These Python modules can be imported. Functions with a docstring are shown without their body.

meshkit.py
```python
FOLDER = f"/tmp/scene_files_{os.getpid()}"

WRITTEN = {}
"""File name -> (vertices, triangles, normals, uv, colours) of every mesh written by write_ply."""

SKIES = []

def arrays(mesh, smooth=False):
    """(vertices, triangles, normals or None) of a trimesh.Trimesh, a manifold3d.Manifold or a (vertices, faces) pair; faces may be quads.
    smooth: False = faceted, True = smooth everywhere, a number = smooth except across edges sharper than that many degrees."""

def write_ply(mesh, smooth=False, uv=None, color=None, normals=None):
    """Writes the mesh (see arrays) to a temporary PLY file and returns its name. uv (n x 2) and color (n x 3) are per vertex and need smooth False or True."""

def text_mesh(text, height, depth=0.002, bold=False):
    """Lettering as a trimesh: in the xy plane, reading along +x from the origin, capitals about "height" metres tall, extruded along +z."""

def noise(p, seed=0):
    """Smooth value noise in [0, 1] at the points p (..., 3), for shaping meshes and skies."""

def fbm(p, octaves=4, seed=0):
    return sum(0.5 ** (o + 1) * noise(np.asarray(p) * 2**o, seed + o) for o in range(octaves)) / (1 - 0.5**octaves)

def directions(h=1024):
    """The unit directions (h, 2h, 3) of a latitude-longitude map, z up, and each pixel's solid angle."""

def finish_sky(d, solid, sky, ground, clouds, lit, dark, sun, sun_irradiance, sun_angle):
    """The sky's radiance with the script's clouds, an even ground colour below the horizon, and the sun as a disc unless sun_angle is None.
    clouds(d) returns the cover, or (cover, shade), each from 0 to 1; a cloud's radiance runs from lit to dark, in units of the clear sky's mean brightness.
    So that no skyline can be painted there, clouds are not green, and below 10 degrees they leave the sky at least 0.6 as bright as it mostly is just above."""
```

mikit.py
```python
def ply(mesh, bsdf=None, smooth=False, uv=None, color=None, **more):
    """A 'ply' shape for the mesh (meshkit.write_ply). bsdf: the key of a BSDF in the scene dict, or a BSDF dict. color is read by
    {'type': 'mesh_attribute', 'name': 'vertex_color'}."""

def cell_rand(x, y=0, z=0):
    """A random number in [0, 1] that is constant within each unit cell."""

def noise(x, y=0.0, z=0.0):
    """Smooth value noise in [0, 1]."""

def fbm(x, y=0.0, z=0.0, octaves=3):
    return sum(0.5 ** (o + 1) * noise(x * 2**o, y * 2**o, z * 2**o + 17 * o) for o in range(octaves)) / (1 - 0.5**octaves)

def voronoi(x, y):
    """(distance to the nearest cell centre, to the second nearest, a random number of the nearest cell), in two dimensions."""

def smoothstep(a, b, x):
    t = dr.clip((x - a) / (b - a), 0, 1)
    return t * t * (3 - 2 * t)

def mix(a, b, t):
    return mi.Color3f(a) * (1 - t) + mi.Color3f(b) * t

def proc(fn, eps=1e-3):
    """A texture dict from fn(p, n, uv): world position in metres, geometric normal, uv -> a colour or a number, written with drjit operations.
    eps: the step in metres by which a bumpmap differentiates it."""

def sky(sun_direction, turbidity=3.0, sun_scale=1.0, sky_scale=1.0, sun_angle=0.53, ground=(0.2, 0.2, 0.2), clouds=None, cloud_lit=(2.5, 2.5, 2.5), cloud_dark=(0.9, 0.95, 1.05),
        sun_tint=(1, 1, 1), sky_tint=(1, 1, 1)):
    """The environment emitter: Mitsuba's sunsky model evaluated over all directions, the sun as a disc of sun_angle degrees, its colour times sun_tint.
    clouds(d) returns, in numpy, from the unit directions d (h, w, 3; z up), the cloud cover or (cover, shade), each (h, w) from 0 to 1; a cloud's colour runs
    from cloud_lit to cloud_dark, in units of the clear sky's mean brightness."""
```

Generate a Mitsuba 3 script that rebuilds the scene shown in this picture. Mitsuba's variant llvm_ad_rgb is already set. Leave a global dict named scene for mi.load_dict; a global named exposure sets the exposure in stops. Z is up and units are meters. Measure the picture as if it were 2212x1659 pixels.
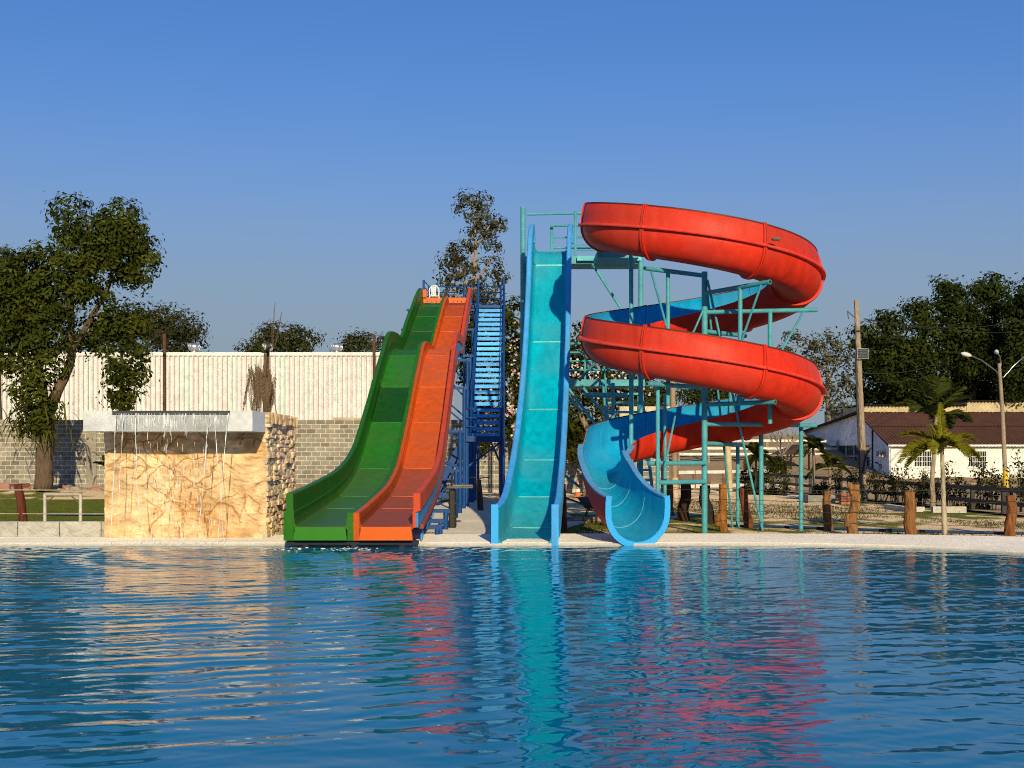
import math, random, numpy as np, trimesh, mitsuba as mi, drjit as dr, mikit, meshkit
from shapely.geometry import Polygon, box as sbox, LineString

# ------------------------------------------------------------------ camera, sky, exposure
scene, labels = {}, {}
F = 2700.0            # focal length in units of a picture 2212 wide; the camera is level, with a vertical lens shift
EYE = 1.83            # metres above the ground (z = 0)
WATER = 0.08
T = mi.ScalarTransform4f
scene['camera'] = {'type': 'perspective', 'fov': math.degrees(2 * math.atan(1106.0 / F)), 'fov_axis': 'x',
                   'principal_point_offset_y': -(980.0 - 829.5) / 1659.0, 'near_clip': 0.1, 'far_clip': 5000.0,
                   'to_world': T().look_at(origin=[0, 0, EYE], target=[0, 10, EYE], up=[0, 0, 1])}
SUN = (0.145, -1.0, 0.342)


def horizon_haze(d):
    return 0.97 * np.exp(-(np.degrees(np.arcsin(np.clip(d[..., 2], 0, 1))) / 11.6) ** 2.9)


scene['sky'] = mikit.sky(SUN, turbidity=2.5, sun_scale=1.3, ground=(0.16, 0.15, 0.12), sun_tint=(0.94, 1.07, 1.19), sky_tint=(0.575, 0.985, 1.79), clouds=horizon_haze, cloud_lit=(1.23, 1.52, 1.72))
exposure = 1.5

rng = np.random.default_rng(7)
PI = math.pi


def at(u, v, d):
    """The point at depth d (metres) that a position of the survey picture (2212 x 1659) shows."""
    return np.array([(u - 1106.0) * d / F, d, EYE - (v - 980.0) * d / F])


# ------------------------------------------------------------------ materials
def pack(c):
    """Per-vertex colours (constant over each piece or face) as texture coordinates, so that alike meshes can be joined by the renderer."""
    q = np.sqrt(np.clip(np.asarray(c, float), 0.0, 1.0))
    return np.column_stack([np.floor(q[:, 0] * 1023) + 0.001 + 0.998 * q[:, 1], q[:, 2]])


def unpack(uv):
    w = dr.floor(uv.x)
    r, g, b = w / 1023.0, dr.clip((uv.x - w - 0.001) / 0.998, 0, 1), uv.y
    return mi.Color3f(r * r, g * g, b * b)


def worn(p, n, uv):
    """Blotches and fine grain on the piece's own colour."""
    return unpack(uv) * (0.60 + 0.42 * mikit.fbm(p.x * 1.7, p.y * 1.7, p.z * 1.7, 2) + 0.38 * mikit.fbm(p.x * 9.0, p.y * 9.0, p.z * 9.0, 2))


def streaked(p, n, uv):
    """Faded gel coat: run-off streaks, a dusty film in patches, fine speckle."""
    c = unpack(uv)
    st = mikit.fbm(p.x * 8.0, p.y * 8.0, p.z * 0.9, 2)
    pa = mikit.fbm(p.x * 0.9, p.y * 0.9, p.z * 0.9, 2)
    fi = mikit.noise(p.x * 30.0, p.y * 30.0, p.z * 30.0)
    w = dr.clip((pa - 0.40) * 4.0, 0, 1) * (0.18 + 0.5 * st)
    lum = c.x * 0.3 + c.y * 0.5 + c.z * 0.2
    dust = c * 0.62 + mi.Color3f(0.22, 0.17, 0.13) * (0.12 + 0.55 * lum)
    return (c * (0.70 + 0.48 * st + 0.12 * fi)) * (1 - w) + dust * w


def grained(p, n, uv):
    return unpack(uv) * (0.35 + 0.95 * mikit.fbm(p.x * 26.0, p.y * 26.0, p.z * 2.8, 2) + 0.35 * mikit.noise(p.x * 4.0, p.y * 4.0, p.z * 3.0))


def vc(fn=worn):
    return mikit.proc(fn)


PLAIN = lambda p, n, uv: unpack(uv)


def prin(color, rough=0.6, spec=0.5, **k):
    return {'type': 'principled', 'base_color': color, 'roughness': rough, 'specular': spec, **k}


def rgb(*c):
    return {'type': 'rgb', 'value': list(map(float, c))}


def two(b):
    return {'type': 'twosided', 'bsdf': b}


scene['matte'] = two(prin(vc(), 0.85, 0.25))
scene['satin'] = two(prin(vc(), 0.5, 0.25))
scene['fibreglass'] = two(prin(vc(streaked), 0.45, 0.12))
scene['gloss_paint'] = two(prin(vc(PLAIN), 0.4, 0.1))
scene['metal'] = two(prin(vc(PLAIN), 0.3, 0.5, metallic=0.85))
scene['leaf'] = {'type': 'principledthin', 'base_color': vc(PLAIN), 'roughness': 0.5, 'diff_trans': 0.55, 'spec_trans': 0.0, 'eta': 1.35}
scene['clear_water'] = {'type': 'dielectric', 'int_ior': 1.33, 'ext_ior': 1.0}
scene['pane_glass'] = two(prin(rgb(0.02, 0.025, 0.03), 0.08, 0.6))


def N(p, s, o=3, off=0.0):
    return mikit.fbm(p.x * s + off, p.y * s + off * 2, p.z * s, o)


def ground_col(p, n, uv):
    a = mikit.fbm(p.x * 0.22 + 5, p.y * 0.16, 0.0, 3)
    b = mikit.fbm(p.x * 1.7, p.y * 0.9 + 3, 0.0, 2)
    g = mikit.fbm(p.x * 9, p.y * 6, 0.0, 2)
    sand = mikit.mix((0.44, 0.31, 0.18), (0.60, 0.46, 0.29), g)
    grass = mikit.mix((0.055, 0.07, 0.012), (0.15, 0.145, 0.03), g)
    return mikit.mix(sand, grass, mikit.smoothstep(0.47, 0.60, a * 0.55 + b * 0.45))


scene['ground_mat'] = two(prin(mikit.proc(ground_col), 0.95, 0.1))


def lawn_col(p, n, uv):
    g = mikit.fbm(p.x * 5, p.y * 3, 0.0, 3)
    return mikit.mix((0.045, 0.06, 0.008), (0.115, 0.125, 0.016), g)


scene['lawn_mat'] = two(prin(mikit.proc(lawn_col), 0.95, 0.1))


def concrete_col(p, n, uv):
    a = mikit.fbm(p.x * 0.9, p.y * 0.9, p.z * 0.9, 3)
    b = mikit.fbm(p.x * 14, p.y * 14, p.z * 14, 2)
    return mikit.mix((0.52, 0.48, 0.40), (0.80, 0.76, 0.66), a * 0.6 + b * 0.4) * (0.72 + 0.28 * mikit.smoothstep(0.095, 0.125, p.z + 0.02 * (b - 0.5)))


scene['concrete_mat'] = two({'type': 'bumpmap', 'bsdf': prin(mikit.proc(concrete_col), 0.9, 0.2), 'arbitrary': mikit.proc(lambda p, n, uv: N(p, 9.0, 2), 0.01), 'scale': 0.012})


def dirt_col(p, n, uv):
    a = mikit.fbm(p.x * 0.5, p.y * 0.5, p.z * 0.5, 4)
    return mikit.mix((0.17, 0.115, 0.065), (0.33, 0.245, 0.155), a)


scene['dirt_mat'] = two(prin(mikit.proc(dirt_col), 0.95, 0.1))


scene['rough_stone'] = two({'type': 'bumpmap', 'bsdf': prin(vc(), 0.9, 0.2), 'arbitrary': mikit.proc(lambda p, n, uv: mikit.fbm(p.x * 11.0, p.y * 11.0, p.z * 14.0, 2), 0.006), 'scale': 0.05})
scene['bark'] = two({'type': 'bumpmap', 'bsdf': prin(vc(grained), 0.9, 0.15), 'arbitrary': mikit.proc(lambda p, n, uv: mikit.fbm(p.x * 22.0, p.y * 22.0, p.z * 5.0, 2), 0.006), 'scale': 0.045})
scene['water_mat'] = {'type': 'plastic', 'diffuse_reflectance': rgb(0.0, 0.205, 0.345), 'int_ior': 1.33, 'nonlinear': False}


# ------------------------------------------------------------------ helpers
def tint(base, *_, **__):
    """The piece's own colour; grain, blotches and wear come from its material."""
    return np.array(base, float)


weather = grain = tint


def mesh_of(parts):
    return parts if isinstance(parts, trimesh.Trimesh) else trimesh.util.concatenate(list(parts))


def painted(mesh, mat, smooth=False, color=None):
    return mikit.ply(mesh, mat, smooth=smooth, uv=pack(color))


def put(key, mesh, color=None, mat='matte', smooth=False):
    mesh = mesh_of(mesh)
    if color is None:
        scene[key] = mikit.ply(mesh, mat, smooth=smooth)
    else:
        if smooth is not False and smooth is not True:
            mesh = trimesh.graph.smooth_shade(mesh, angle=np.radians(smooth), facet_minarea=None)
            smooth = True
        scene[key] = painted(mesh, mat, smooth, np.tile(np.array(color, float), (len(mesh.vertices), 1)))
    return key


used = {}


def num(name):
    k = used.get(name, 0)
    used[name] = k + 1
    return name if k == 0 else f'{name}_{k:03d}'


def part(parent, name, mesh, color=None, mat='matte', smooth=False, label=None):
    key = num(parent + '__' + name)
    put(key, mesh, color, mat, smooth)
    if label:
        labels[key] = {'label': label}
    return key


def thing(name, label, cat, group=None):
    key = num(name)
    labels[key] = {'label': label, 'category': cat, 'kind': 'thing'}
    if group:
        labels[key]['group'] = group
    return key


def one(name, mesh, color, mat, smooth, label, cat, group=None):
    key = thing(name, label, cat, group)
    put(key, mesh, color, mat, smooth)
    return key


def struct(name, mesh, color=None, mat='matte', smooth=False):
    key = num(name)
    put(key, mesh, color, mat, smooth)
    labels[key] = {'kind': 'structure'}
    return key


def stuff(key, label=None, cat=None):
    labels.setdefault(key, {})['kind'] = 'stuff'
    if label:
        labels[key].update(label=label, category=cat)


def bx(x0, x1, y0, y1, z0, z1):
    v = np.array([[x, y, z] for x in (x0, x1) for y in (y0, y1) for z in (z0, z1)], float)
    f = [[0, 1, 3], [0, 3, 2], [4, 6, 7], [4, 7, 5], [0, 4, 5], [0, 5, 1], [2, 3, 7], [2, 7, 6], [0, 2, 6], [0, 6, 4], [1, 5, 7], [1, 7, 3]]
    return trimesh.Trimesh(v, f, process=False)


def soft_box(x0, x1, y0, y1, z0, z1, r=0.02, jit=0.0, seed=0):
    """A box with chamfered front edges (12 corner-cut prism): hull of an inset box on each axis."""
    g = np.random.default_rng(seed)
    P = []
    for x, sx in ((x0, 1), (x1, -1)):
        for y, sy in ((y0, 1), (y1, -1)):
            for z, sz in ((z0, 1), (z1, -1)):
                P += [[x, y + sy * r, z + sz * r], [x + sx * r, y, z + sz * r], [x + sx * r, y + sy * r, z]]
    P = np.array(P) + (g.random((24, 3)) - 0.5) * jit
    return trimesh.convex.convex_hull(P)


def bar(a, b, w, h=None, up=(0, 0, 1)):
    """A rectangular bar from a to b, w wide and h high."""
    a, b = np.array(a, float), np.array(b, float)
    h = w if h is None else h
    d = b - a
    L = np.linalg.norm(d)
    d /= L
    s = np.cross(d, up)
    if np.linalg.norm(s) < 1e-3:
        s = np.array([1.0, 0, 0])
    s /= np.linalg.norm(s)
    t = np.cross(s, d)
    v = [p + i * s * w / 2 + j * t * h / 2 for p in (a, b) for i in (-1, 1) for j in (-1, 1)]
    f = [[0, 1, 3], [0, 3, 2], [4, 6, 7], [4, 7, 5], [0, 4, 5], [0, 5, 1], [2, 3, 7], [2, 7, 6], [0, 2, 6], [0, 6, 4], [1, 5, 7], [1, 7, 3]]
    m = trimesh.Trimesh(np.array(v), f, process=False)
    m.fix_normals()
    return m


def tube(pts, r, n=10, cap=True):
    """A round tube along the points; r is one radius or one per point."""
    p = np.array(pts, float)
    r = np.broadcast_to(np.asarray(r, float), len(p))
    d = np.gradient(p, axis=0)
    d /= np.linalg.norm(d, axis=1, keepdims=True) + 1e-12
    ref = np.array([0, 0, 1.0]) if abs(d[:, 2]).max() < 0.95 else np.array([0.98, 0.17, 0.05])
    a = np.cross(d, ref)
    a /= np.linalg.norm(a, axis=1, keepdims=True) + 1e-12
    b = np.cross(d, a)
    t = np.linspace(0, 2 * PI, n, endpoint=False)
    v = p[:, None] + r[:, None, None] * (np.cos(t)[None, :, None] * a[:, None] + np.sin(t)[None, :, None] * b[:, None])
    v = v.reshape(-1, 3)
    f = []
    for i in range(len(p) - 1):
        for j in range(n):
            k = (j + 1) % n
            f += [[i * n + j, (i + 1) * n + j, (i + 1) * n + k], [i * n + j, (i + 1) * n + k, i * n + k]]
    if cap:
        m = len(v)
        v = np.vstack([v, p[0], p[-1]])
        for j in range(n):
            k = (j + 1) % n
            f += [[m, j, k], [m + 1, (len(p) - 1) * n + k, (len(p) - 1) * n + j]]
    return trimesh.Trimesh(v, f, process=False)


def pipe(a, b, r, n=12):
    return tube([a, b], r, n)


def wavy_tube(a, b, r0, r1, wob, k=10, n=10, seed=0, rough=0.0):
    g = np.random.default_rng(seed)
    a, b = np.array(a, float), np.array(b, float)
    t = np.linspace(0, 1, k)[:, None]
    p = a + (b - a) * t
    w = meshkit.noise(np.hstack([t * 3.1 + seed, t * 0 + 1.7, t * 0]), seed)[:, None] - 0.5
    w2 = meshkit.noise(np.hstack([t * 2.7 + seed, t * 0 + 9.7, t * 0]), seed + 3)[:, None] - 0.5
    p = p + wob * 2 * (w * [1, 0, 0] + w2 * [0, 1, 0]) * np.minimum(1, t * 4)
    m = tube(p, np.linspace(r0, r1, k), n)
    if rough:
        v = m.vertices
        m.vertices = v + (meshkit.fbm(v * [14, 14, 3.5], 3, seed)[:, None] - 0.5) * rough * 2 * (v - p[np.clip(np.arange(len(v)) // n, 0, k - 1)]) / max(r0, 1e-6)
    return m


def sweep(path, nrm, side, poly, closed=True, caps=True):
    """Sweep a cross section poly (x along side, y along nrm) along a path of points with per-point frames."""
    path, nrm, side = map(lambda q: np.asarray(q, float), (path, nrm, side))
    poly = np.asarray(poly, float)
    if poly.ndim == 2:
        poly = np.broadcast_to(poly, (len(path),) + poly.shape)
    v = path[:, None] + poly[..., 0:1] * side[:, None] + poly[..., 1:2] * nrm[:, None]
    n, m = v.shape[:2]
    f = []
    for i in range(n - 1):
        for j in range(m if closed else m - 1):
            k = (j + 1) % m
            f += [[i * m + j, i * m + k, (i + 1) * m + k], [i * m + j, (i + 1) * m + k, (i + 1) * m + j]]
    v = v.reshape(-1, 3)
    out = trimesh.Trimesh(v, f, process=False)
    if closed and caps:
        c = []
        for i, ends in ((0, 1), (n - 1, -1)):
            pl = Polygon(poly[i])
            tv, tf = trimesh.creation.triangulate_polygon(pl, engine='earcut')
            tv = path[i] + tv[:, :1] * side[i] + tv[:, 1:2] * nrm[i]
            c.append(trimesh.Trimesh(tv, tf[:, ::-1] if ends > 0 else tf, process=False))
        out = trimesh.util.concatenate([out] + c)
    return out


def flat(poly, z, engine='earcut'):
    v, f = trimesh.creation.triangulate_polygon(poly, engine=engine)
    return trimesh.Trimesh(np.column_stack([v, np.full(len(v), z)]), f, process=False)


def slab(poly, z0, z1):
    m = trimesh.creation.extrude_polygon(poly, z1 - z0, engine='earcut')
    m.apply_translation([0, 0, z0])
    return m


def hermite(xs, ys, x):
    from scipy.interpolate import PchipInterpolator
    return PchipInterpolator(xs, ys)(x)


# ---- foliage
def leaves(centers, normals, size, g, aspect=0.45, droop=0.25, jitter=0.6):
    """One folded rhombus (two triangles) per centre."""
    n = len(centers)
    d = normals + (g.random((n, 3)) - 0.5) * 2 * jitter
    d /= np.linalg.norm(d, axis=1, keepdims=True) + 1e-9
    a = np.cross(d, g.normal(size=(n, 3)))
    a /= np.linalg.norm(a, axis=1, keepdims=True) + 1e-9
    a[:, 2] -= droop
    a /= np.linalg.norm(a, axis=1, keepdims=True) + 1e-9
    b = np.cross(d, a)
    b /= np.linalg.norm(b, axis=1, keepdims=True) + 1e-9
    s = size * (0.7 + 0.6 * g.random((n, 1)))
    v = np.stack([centers - a * s * 0.5, centers + b * s * aspect * 0.5 + d * s * 0.08, centers + a * s * 0.5, centers - b * s * aspect * 0.5 + d * s * 0.08], 1)
    f = np.arange(n)[:, None, None] * 4 + np.array([[0, 1, 2], [0, 2, 3]])[None]
    return trimesh.Trimesh(v.reshape(-1, 3), f.reshape(-1, 3), process=False)


def crown(blobs, g, clumps_per_m2, per_clump, leaf, clump_r, base, warm, fill=0.35, var=0.35, aspect=0.45):
    """Leaf clumps over ellipsoid blobs [(x,y,z,rx,ry,rz)], mostly near the surface. Returns (mesh, colours)."""
    C, D, K = [], [], []
    for (x, y, z, rx, ry, rz) in blobs:
        area = 4 * PI * ((rx * ry) ** 1.6 / 3 + (rx * rz) ** 1.6 / 3 + (ry * rz) ** 1.6 / 3) ** (1 / 1.6)
        n = max(6, int(area * clumps_per_m2))
        d = g.normal(size=(n, 3))
        d /= np.linalg.norm(d, axis=1, keepdims=True)
        rad = np.where(g.random(n) < fill, g.random(n) ** 0.5 * 0.85, 0.82 + 0.3 * g.random(n))
        rad = rad * (0.8 + 0.42 * meshkit.fbm(d * 1.7 + [x, y, z], 2, 5))
        c = np.array([x, y, z]) + d * rad[:, None] * [rx, ry, rz]
        tone = 1 + var * (g.random(n) - 0.5) * 2
        yl = g.random(n)
        m = np.maximum(3, (per_clump * (0.5 + g.random(n))).astype(int))
        idx = np.repeat(np.arange(n), m)
        o = np.clip(g.normal(size=(len(idx), 3)), -1.5, 1.5) * clump_r * (0.55 + 0.9 * g.random(n))[idx][:, None] * 0.6
        C.append(c[idx] + o * [1, 1, 0.75])
        D.append(0.9 * o / clump_r + 0.7 * d[idx] + [0, 0, 0.35])
        col = (np.array(base) * (1 - yl[:, None] * 0.6) + np.array(warm) * yl[:, None] * 0.6) * tone[:, None]
        K.append(col[idx] * (0.8 + 0.4 * g.random((len(idx), 1))))
    C, D, K = map(np.vstack, (C, D, K))
    return leaves(C, D, leaf, g, aspect), np.clip(np.repeat(K, 4, 0), 0.003, 0.5)


def put_leaves(key, mc):
    scene[key] = painted(mc[0], 'leaf', False, mc[1])


def limbs(segs, n=8, seed=0):
    out = []
    for i, (pts, r0, r1) in enumerate(segs):
        pts = np.array(pts, float)
        t = np.linspace(0, 1, len(pts))
        tt = np.linspace(0, 1, max(6, len(pts) * 4))
        q = np.column_stack([hermite(t, pts[:, k], tt) for k in range(3)])
        q[1:-1] += (meshkit.noise(np.column_stack([tt * 5 + i, tt * 0 + seed, tt * 0]), seed)[1:-1, None] - 0.5) * r0 * 0.7
        m = tube(q, np.linspace(r0, r1, len(q)), n)
        v = m.vertices
        m.vertices = v + m.vertex_normals * ((meshkit.fbm(v * 6, 2, seed) - 0.5) * r0 * 0.35)[:, None]
        out.append(m)
    return mesh_of(out)


def frond(base, direction, length, g, droop=0.5, n=26, leaf=0.35, width=0.03, vee=0.5, curl=0.0):
    n = int(n * 1.5)
    """A pinnate palm frond: returns (rachis points, leaflet mesh)."""
    d = np.array(direction, float)
    d /= np.linalg.norm(d)
    t = np.linspace(0, 1, n)
    p = np.array(base) + d * (t[:, None] * length) + np.array([0, 0, -1.0]) * (droop * length * t[:, None] ** 2)
    tan = np.gradient(p, axis=0)
    tan /= np.linalg.norm(tan, axis=1, keepdims=True)
    s = np.cross(tan, [0, 0, 1.0])
    s /= np.linalg.norm(s, axis=1, keepdims=True) + 1e-9
    up = np.cross(s, tan)
    V, Fc = [], []
    for i in range(3, n):
        L = leaf * (0.35 + 0.65 * math.sin(PI * min(1, 0.12 + 0.86 * t[i]))) * (0.5 if d[2] > 0.96 else 1.0)
        for sg in (-1, 1):
            for rep in range(2):
                q = p[i] - tan[i] * rep * length / n * 0.5
                e = s[i] * sg + tan[i] * 0.75 + up[i] * (vee + 0.25 * (g.random() - 0.5)) + g.normal(size=3) * 0.12
                e /= np.linalg.norm(e)
                w = np.cross(e, up[i] + g.normal(size=3) * 0.4)
                w *= width / (np.linalg.norm(w) + 1e-9)
                tip = q + e * L + np.array([0, 0, -0.18 * L])
                mid = q + e * L * 0.5
                k = len(V)
                V += [q, mid + w, tip, mid - w]
                Fc += [[k, k + 1, k + 2], [k, k + 2, k + 3]]
    return p, trimesh.Trimesh(np.array(V), Fc, process=False)


def palm(name, base, top, r, nf, length, leaf, g, dirs=None, label='', cat='palm', col=(0.09, 0.10, 0.015), trunk=(0.25, 0.2, 0.14), droop=0.55, group=None, width=0.03, vee=0.4):
    k = thing(name, label, cat, group)
    part(k, 'trunk', wavy_tube(base, top, r * 1.15, r * 0.75, r * 0.8, 14, 10, int(g.integers(999)), r * 0.15), tint(trunk, 0.35, 8), 'bark', True)
    L, R = [], []
    for i in range(nf):
        if dirs is not None:
            a, el, ln = dirs[i]
        else:
            a, el, ln = i * 2.4 + g.random() * 0.5, 0.15 + 1.1 * g.random(), 1.0
        d = [math.cos(a) * math.cos(el), math.sin(a) * math.cos(el), math.sin(el)]
        p, m = frond(top, d, length * ln * (0.85 + 0.3 * g.random()), g, droop * (1.15 - 0.9 * el / 1.5), leaf=leaf, width=width, vee=vee)
        L.append(m)
        R.append(tube(p, np.linspace(r * 0.22, r * 0.05, len(p)), 5, False))
    lm = mesh_of(L)
    part(k, 'rachis', mesh_of(R), np.array(col) * 1.3, 'matte', True)
    c = np.repeat(np.array(col) * (0.65 + 0.75 * g.random((len(lm.vertices) // 4, 1))), 4, 0)
    key = num(k + '__fronds')
    scene[key] = painted(lm, 'leaf', False, c)
    return k

# ------------------------------------------------------------------ the setting
pool_outline = [(-19, 23.3), (-14, 23.5), (-9.8, 23.75), (-8.3, 23.85), (-6, 23.9), (3.6, 23.95), (5.2, 23.85), (6.4, 23.5), (7.4, 23.1), (8.3, 22.5), (9.0, 21.7), (9.9, 20.2), (10.9, 18), (11.6, 15), (11.9, 11), (11.9, 3.4), (-19, 3.4)]
pool = Polygon(pool_outline)
apron = sbox(-21, -1.2, 14, 26.6)
deck_poly = Polygon([(-21, 25.9), (-4, 26.2), (3, 26.6), (7, 26.5), (9.5, 25.9), (12.2, 24.6), (14, 22), (15, 18), (15.4, 3), (15.4, -3), (-21, -3)])
# ground: a wide sheet with gentle rise towards the far wall
gx = np.concatenate([np.linspace(-900, -60, 8), np.linspace(-50, 50, 101), np.linspace(60, 900, 8)])
gy = np.concatenate([np.linspace(-400, -20, 5), np.linspace(-10, 23, 12), np.linspace(24, 75, 103), np.linspace(80, 1500, 18)])
GX, GY = np.meshgrid(gx, gy, indexing='ij')


def ground_z(x, y):
    x, y = np.asarray(x, float), np.asarray(y, float)
    s = lambda a, b, t: np.clip((t - a) / (b - a), 0, 1) ** 2 * (3 - 2 * np.clip((t - a) / (b - a), 0, 1))
    z = 0.26 * s(51, 56, y) * (1 - s(-6, 0, x)) + 0.0
    z = z + 0.05 * (meshkit.fbm(np.stack([x * 0.4, y * 0.3, x * 0], -1), 3, 2) - 0.5) * s(27, 30, y)
    return z


gz = ground_z(GX, GY)
gz = np.where((GY < 25.2) & (GX > -23) & (GX < 17), -0.6, gz)
idx = np.arange(GX.size).reshape(GX.shape)
gf = np.stack([idx[:-1, :-1], idx[1:, :-1], idx[1:, 1:], idx[:-1, 1:]], -1).reshape(-1, 4)
struct('ground', trimesh.Trimesh(np.column_stack([GX.ravel(), GY.ravel(), gz.ravel()]), np.vstack([gf[:, [0, 1, 2]], gf[:, [0, 2, 3]]]), process=False), None, 'ground_mat', True)

dk = deck_poly.difference(pool)
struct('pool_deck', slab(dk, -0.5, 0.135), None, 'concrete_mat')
# rounded nosing along the water's edge
ring = pool.difference(pool.buffer(-0.16))
ring = ring.intersection(deck_poly.buffer(5)).intersection(sbox(-19, 3.6, 11.9, 30))
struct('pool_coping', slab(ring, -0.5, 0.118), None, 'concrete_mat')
# the concrete pad between the slides
pad = Polygon([(-5.4, 26.21), (0.3, 26.3), (1.9, 33.0), (1.2, 44), (-1.2, 46), (-5.4, 46)])
struct('concrete_pad', slab(pad, -0.3, 0.035), None, 'concrete_mat')
# lawn on the left
lx, ly = np.meshgrid(np.linspace(-24, -5.6, 30), np.linspace(26.3, 49.4, 60), indexing='ij')
lz = ground_z(lx, ly) + 0.03
li = np.arange(lx.size).reshape(lx.shape)
lf = np.stack([li[:-1, :-1], li[1:, :-1], li[1:, 1:], li[:-1, 1:]], -1).reshape(-1, 4)
struct('lawn', trimesh.Trimesh(np.column_stack([lx.ravel(), ly.ravel(), lz.ravel()]), np.vstack([lf[:, [0, 1, 2]], lf[:, [0, 2, 3]]]), process=False), None, 'lawn_mat', True)
# dirt drive beyond the black fence, and the bare hill behind the pasture
struct('dirt_drive', flat(Polygon([(14.6, 36), (22, 34), (40, 34), (40, 66), (23.5, 74), (12.5, 63), (13.6, 50)]), 0.06), None, 'dirt_mat')
hx, hy = np.meshgrid(np.linspace(2, 60, 60), np.linspace(72, 150, 40), indexing='ij')
hz = 3.4 * np.clip((hy - 74) / 26, 0, 1) ** 1.3 * np.clip((hx - 2) / 6, 0, 1) + 0.5 * (meshkit.fbm(np.stack([hx * 0.35, hy * 0.3, hx * 0], -1), 3, 4) - 0.5) - 0.15
hi = np.arange(hx.size).reshape(hx.shape)
hf = np.stack([hi[:-1, :-1], hi[1:, :-1], hi[1:, 1:], hi[:-1, 1:]], -1).reshape(-1, 4)
struct('hill', trimesh.Trimesh(np.column_stack([hx.ravel(), hy.ravel(), hz.ravel()]), np.vstack([hf[:, [0, 1, 2]], hf[:, [0, 2, 3]]]), process=False), None, 'dirt_mat', True)

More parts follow.
